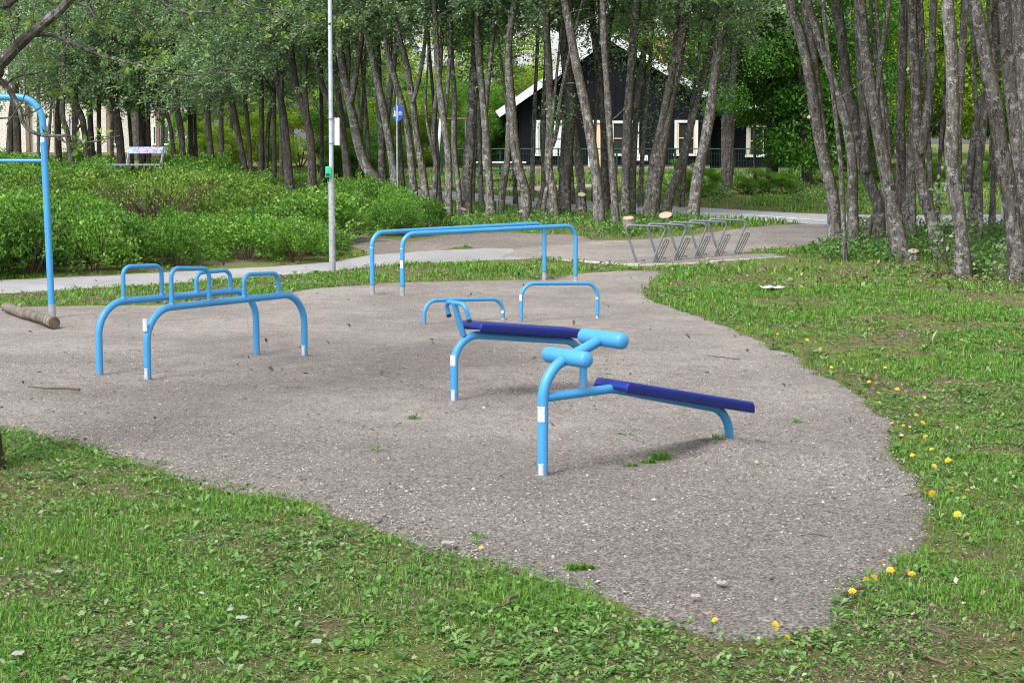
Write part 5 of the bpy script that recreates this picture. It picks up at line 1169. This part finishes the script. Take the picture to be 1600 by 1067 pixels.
# far yellow flowers too many to count
n = 900; y = rng.uniform(40, 54, n); x = rng.uniform(-1, 1, n)*y*.3; k = on_grass(x, y) & (fbm(x, y, .35, 71) > .45) & (x > -5) ; x, y = x[k], y[k]
V, F = flat_leaves(x, y, g(x, y)+rng.uniform(.05, .12, len(x)), np.full(len(x), .055), .9, .2)
tag(link('wildflowers', mesh_np('wildflowers', V, F), M['yellow']), 'yellow flowers dotted over the grass beyond the road', 'flowers', kind='stuff')

# ------------------------------------------------------------------ log, sticks, paper, stones
A, B = at(83, 517), at(8, 490); A = A+Vector((0, .06, 0)); v = (B-A); L = v.length; v.normalize()
root = thing('log', (A+B)/2, 'short weathered log lying beside the pull-up bar post', 'log')
t = np.linspace(0, 1, 14); P = [A+v*L*q+Vector((0, 0, .078+.006*math.sin(q*7))) for q in t]; r = [.057*(1+.07*math.sin(q*11+1)+.05*math.sin(q*23)) for q in t]; r[-1] *= .8
MB().tube(P, r, 16).build('bark', M['log'], root)
MB().tube([P[0]-v*.004, P[0]+v*.01], [r[0]*.95]*2, 16).build('end_face', M['logend'], root)
MB().tube([P[9], P[9]+Vector((.02, -.03, .09))], [.03, .02], 8).build('branch_stub', M['log'], root)
def stick(px0, py0, px1, py1, r, label, zoff=.02):
    a, b = at(px0, py0), at(px1, py1); m_ = (a+b)/2; root = thing('stick', m_, label, 'stick')
    n = 9; w = (b-a); s = Vector((-w.y, w.x, 0)).normalized(); P = [a+w*i/(n-1)+s*(w.length*.05*math.sin(i*1.3+px0))+Vector((0, 0, zoff+r)) for i in range(n)]
    MB().tube(P, list(np.linspace(r, r*.45, n)), 7).build('stem', M['twig'], root)
    q = P[5]; MB().tube([q, q+w.normalized()*w.length*.15+s*w.length*.12+Vector((0, 0, .01))], [r*.5, r*.2], 5).build('side_twig', M['twig'], root)
stick(127, 617.5, 42, 614, .011, 'thin dark stick on the gravel in front of the gripped bars', .035)
stick(1476, 766, 1414, 781, .006, 'bent twig reaching from the dandelions onto the gravel')
stick(1346, 930, 1315, 941, .009, 'short dark stick at the gravel edge among dandelions', .03)
stick(807, 943, 768, 970, .008, 'grey twig in the lawn below the gravel edge', .03)
stick(1475, 1052, 1420, 1020, .006, 'crooked twig in the bare lawn corner', .03); stick(1440, 982, 1490, 1020, .005, 'fine twig across the lawn near the gravel curve', .03)
stick(1310, 978, 1337, 992, .006, 'pale twig poking from the lawn by the dandelions', .03); stick(1560, 1012, 1500, 1014, .005, 'straight twig in the lawn patch of dead leaves', .03)
stick(1155, 565.5, 1105, 560, .006, 'tiny twig lying on the gravel beyond the sloping bench', .02); stick(1070, 1022, 1106, 1045, .006, 'slender twig in the lawn below the gravel curve', .03)
stick(1300, 845, 1262, 840, .004, 'hair-thin twig on the gravel near the wisp of grass', .018)
def scrap(px, py, w, h, label, cat='litter', name='paper_scrap', m='scrap'):
    P = at(px, py); k = P.y/FPX; n = 7; V = []
    for j in range(n):
        for i in range(n):
            u, v_ = i/(n-1)-.5, j/(n-1)-.5; V.append((P.x+u*w*k*(1+.2*math.sin(j*2.1)), P.y+v_*h*k*4, P.z+.04+.03*abs(math.sin(u*6+px)*math.cos(v_*7+py))*min(1, w*k*4)))
    MB().add(V, [(j*n+i, j*n+i+1, (j+1)*n+i+1, (j+1)*n+i) for j in range(n-1) for i in range(n-1)]).build(name, M[m], loc=P)
    o = bpy.data.objects[[q.name for q in bpy.data.objects if q.name.startswith(name)][-1]]
    tag(o, label, cat)
scrap(1205, 455, 34, 7, 'crumpled white paper lying in the lawn beyond the gravel', m='paper'); scrap(1127, 924, 16, 5, 'pale folded leaf scrap lying on dark gravel', 'litter', 'dead_leaf')
scrap(700, 861, 22, 5, 'flat pale stone at the gravel edge', 'stone', 'pale_stone', 'pebble'); scrap(1087, 945, 14, 4, 'brown curled leaf on the gravel below the pale scrap', 'litter', 'dead_leaf', 'deadleaf')
scrap(495, 1018, 16, 6, 'white scrap among the lawn weeds', 'litter', 'paper_scrap'); scrap(93, 906, 10, 4, 'small bluish white scrap in the mossy lawn', 'litter', 'paper_scrap'); scrap(28, 1037, 18, 6, 'white scrap at the bottom corner of the lawn', 'litter', 'paper_scrap'); scrap(378, 979, 16, 4, 'flat whitish leaf in the bright grass', 'litter', 'dead_leaf'); scrap(360, 966, 8, 5, 'small white petal-like scrap in the bright grass', 'litter', 'paper_scrap')

# ------------------------------------------------------------------ pale sapling between the trunks
P = at(1478, 425); P = Vector((P.x, P.y-.5, g(P.x, P.y-.5))); root = thing('sapling', P, 'young sapling with pale downy leaves in front of the grove trunks', 'sapling')
sk = MB(); pts = []
Ys = P.y
for path in ([(1482, 425), (1488, 380), (1496, 330), (1492, 280), (1486, 245)], [(1484, 410), (1474, 370), (1470, 320), (1466, 292)], [(1488, 420), (1506, 380), (1514, 345)], [(1480, 420), (1466, 385), (1458, 360)], [(1524, 425), (1518, 392)], [(1545, 425), (1565, 405), (1575, 385)]):
    Q = np.array([np.array(atY(x, y, Ys+rng.normal()*.08)) for x, y in path]); Q[0, 2] = g(Q[0, 0], Q[0, 1]); S = spline(Q, 12); sk.tube(S, list(np.linspace(.009, .003, 12)), 6)
    for s in S[3:]:
        pts.append(s+rng.normal(size=(7, 3))*.055)
sk.build('stem', M['twig'], root)
link('foliage', leaves_mesh('foliage', np.vstack(pts)-np.array(P), .085, .6, .3), M['leaf_pale'], root)

# ------------------------------------------------------------------ tree whose boughs hang in from the side
P = Vector((-3.09, at(0, 733).y, 0)); root = thing('overhanging_tree', P, 'grey tree at the picture edge with budding boughs hanging over the pull-up bar', 'tree')
mb = MB(); Q = spline(np.array([(P.x-.02, P.y, -.2), (P.x-.02, P.y, .1), (P.x-.12, P.y+.02, .8), (P.x-.28, P.y, 1.7), (P.x-.42, P.y-.1, 2.6), (P.x-.5, P.y, 3.6), (P.x-.45, P.y+.2, 5.0), (P.x-.6, P.y+.3, 6.5)]), 40)
mb.tube(Q, list(np.linspace(.13, .05, 40)), 14); mb.build('trunk', M['bark'], root)
Yb = P.y-.5
def bough(px, w0, w1, y0=0, y1=0, name='bough', start=None):
    Q = [np.array(atY(x, y, Yb+y0+(y1-y0)*i/(len(px)-1))) for i, (x, y) in enumerate(px)]
    if start is not None: Q = [np.array(start)]+Q
    S = spline(np.array(Q), 40); MB().tube(S, list(np.linspace(w0, w1, 40)*(1+.05*np.sin(np.arange(40)*1.7))*Yb/FPX/2), 9).build(name, M['bark'], root); return S
bl = []
T0 = (P.x-.3, P.y, 1.85)
S = bough([(-20, 118), (0, 100), (42, 58), (82, 25), (112, -4), (150, -60), (190, -150)], 23, 9, 0, -.2, start=(P.x-.38, P.y-.05, 2.35)); bl.append((S, .5, 26))
S = bough([(46, 55), (80, 55), (112, 68), (160, 88), (212, 101), (262, 115), (320, 116), (380, 112)], 8, 1.5, 0, -.1); bl.append((S, .25, 18))
S = bough([(-10, 118), (10, 136), (28, 165), (38, 195), (62, 211), (108, 213), (140, 222), (188, 212)], 11, 1.2, 0, .1); bl.append((S, .5, 10))
S = bough([(8, 134), (20, 124), (42, 117), (72, 117), (86, 135), (98, 140), (118, 158), (150, 172)], 4, 1, .05, .1, 'twig'); bl.append((S, .4, 10))
S = bough([(232, -20), (255, 5), (283, 20), (320, 19), (368, 25), (400, 22)], 6, 1.2, .1, .1); bl.append((S, .3, 16))
S = bough([(283, 20), (298, 42), (312, 62), (330, 72)], 3.5, 1, .1, .1, 'twig'); bl.append((S, .3, 8))
S = bough([(112, 4), (138, 12), (150, 28), (175, 48), (192, 60)], 4, 1, 0, 0, 'twig'); bl.append((S, .4, 10))
S = bough([(140, 22), (165, 10), (186, -4)], 3, 1, 0, 0, 'twig'); bl.append((S, .3, 6))
S = bough([(10, 196), (40, 140), (22, 60), (8, 20)], 2.5, 1, -.1, -.1, 'twig'); bl.append((S, .6, 5))
S = bough([(-5, 186), (40, 180), (82, 158), (96, 150)], 3, .8, .05, .1, 'twig'); bl.append((S, .5, 6))
S = bough([(88, 215), (112, 228), (128, 238)], 2.5, .8, .05, .1, 'twig'); bl.append((S, .5, 5))
S = bough([(212, 101), (240, 88), (262, 92)], 2.5, .8, 0, 0, 'twig'); bl.append((S, .3, 6))
S = bough([(-30, -10), (0, 8), (20, 2), (40, -20)], 15, 6, -.1, -.2); bl.append((S, .4, 8))
S = bough([(420, 15), (460, 40), (490, 38), (520, 36)], 2.2, .7, 0, 0, 'twig'); bl.append((S, .1, 8))
S = bough([(330, -30), (390, 10), (450, 18), (500, 45)], 3, .8, 0, 0, 'twig'); bl.append((S, .1, 10))
for pth in ([(60, -10), (52, 30), (66, 62), (58, 96)], [(150, -20), (128, 40), (96, 82), (70, 120)], [(200, -10), (214, 30), (236, 52), (246, 80)], [(330, 18), (344, 40), (372, 58)], [(20, 92), (44, 96), (78, 92), (104, 104)], [(160, 88), (178, 108), (184, 132)], [(380, -10), (404, 40), (432, 52)]):
    S = bough(pth, 2.4, .7, .05, .1, 'twig'); bl.append((S, .3, 6))
pts = []
for S, t0, nc in bl:
    for i in range(max(3, int(nc*.6))):
        q = S[int(rng.uniform(t0, 1)*39)]; c = q+rng.normal(size=3)*.025+np.array([0, 0, .01]); pts.append(c+rng.normal(size=(6, 3))*.02)
link('foliage', leaves_mesh('foliage', np.vstack(pts)-np.array(P), .038, .6, .3), M['leaf_young'], root)
for i in range(2):       # crown overhead, out of frame
    o_ = bpy.data.objects.new('crown', CR['leaf'][i]); COL.objects.link(o_); o_.parent = root; o_.location = (-.6-i*.7, .3+i*1.2, 4.2); o_.rotation_euler = (0, 0, i*2.)

# ------------------------------------------------------------------ light
w = bpy.data.worlds.new('World'); scene.world = w; w.use_nodes = True; nt = w.node_tree; bg = nt.nodes['Background']
SUN_EL, SUN_AZ = rad(52), rad(215)
sky = nt.nodes.new('ShaderNodeTexSky'); sky.sky_type = 'NISHITA'; sky.sun_disc = False; sky.sun_elevation = SUN_EL; sky.sun_rotation = SUN_AZ; sky.air_density = 1.0; sky.dust_density = 3.0; sky.ozone_density = 1
hs_ = nt.nodes.new('ShaderNodeHueSaturation'); hs_.inputs['Saturation'].default_value = .22; nt.links.new(sky.outputs[0], hs_.inputs['Color']); nt.links.new(hs_.outputs[0], bg.inputs['Color'])
bg.inputs['Strength'].default_value = .15
sl = bpy.data.lights.new('sun', 'SUN'); so = bpy.data.objects.new('sun', sl); COL.objects.link(so); sl.energy = 1.5; sl.angle = rad(18); sl.color = (1, .985, .965)
sd = Vector((math.sin(SUN_AZ)*math.cos(SUN_EL), math.cos(SUN_AZ)*math.cos(SUN_EL), math.sin(SUN_EL)))
so.rotation_euler = sd.to_track_quat('Z', 'Y').to_euler()
scene.view_settings.view_transform = 'Standard'; scene.view_settings.look = 'None'; scene.view_settings.gamma = 1; scene.view_settings.exposure = 1.05
scene.render.engine = 'CYCLES'; scene.cycles.pixel_filter_type = 'BLACKMAN_HARRIS'; scene.cycles.filter_width = 1.05
cy = scene.cycles; cy.max_bounces = 5; cy.diffuse_bounces = 3; cy.glossy_bounces = 2; cy.transmission_bounces = 3; cy.transparent_max_bounces = 4
cy.use_denoising = True; cy.caustics_reflective = False; cy.caustics_refractive = False
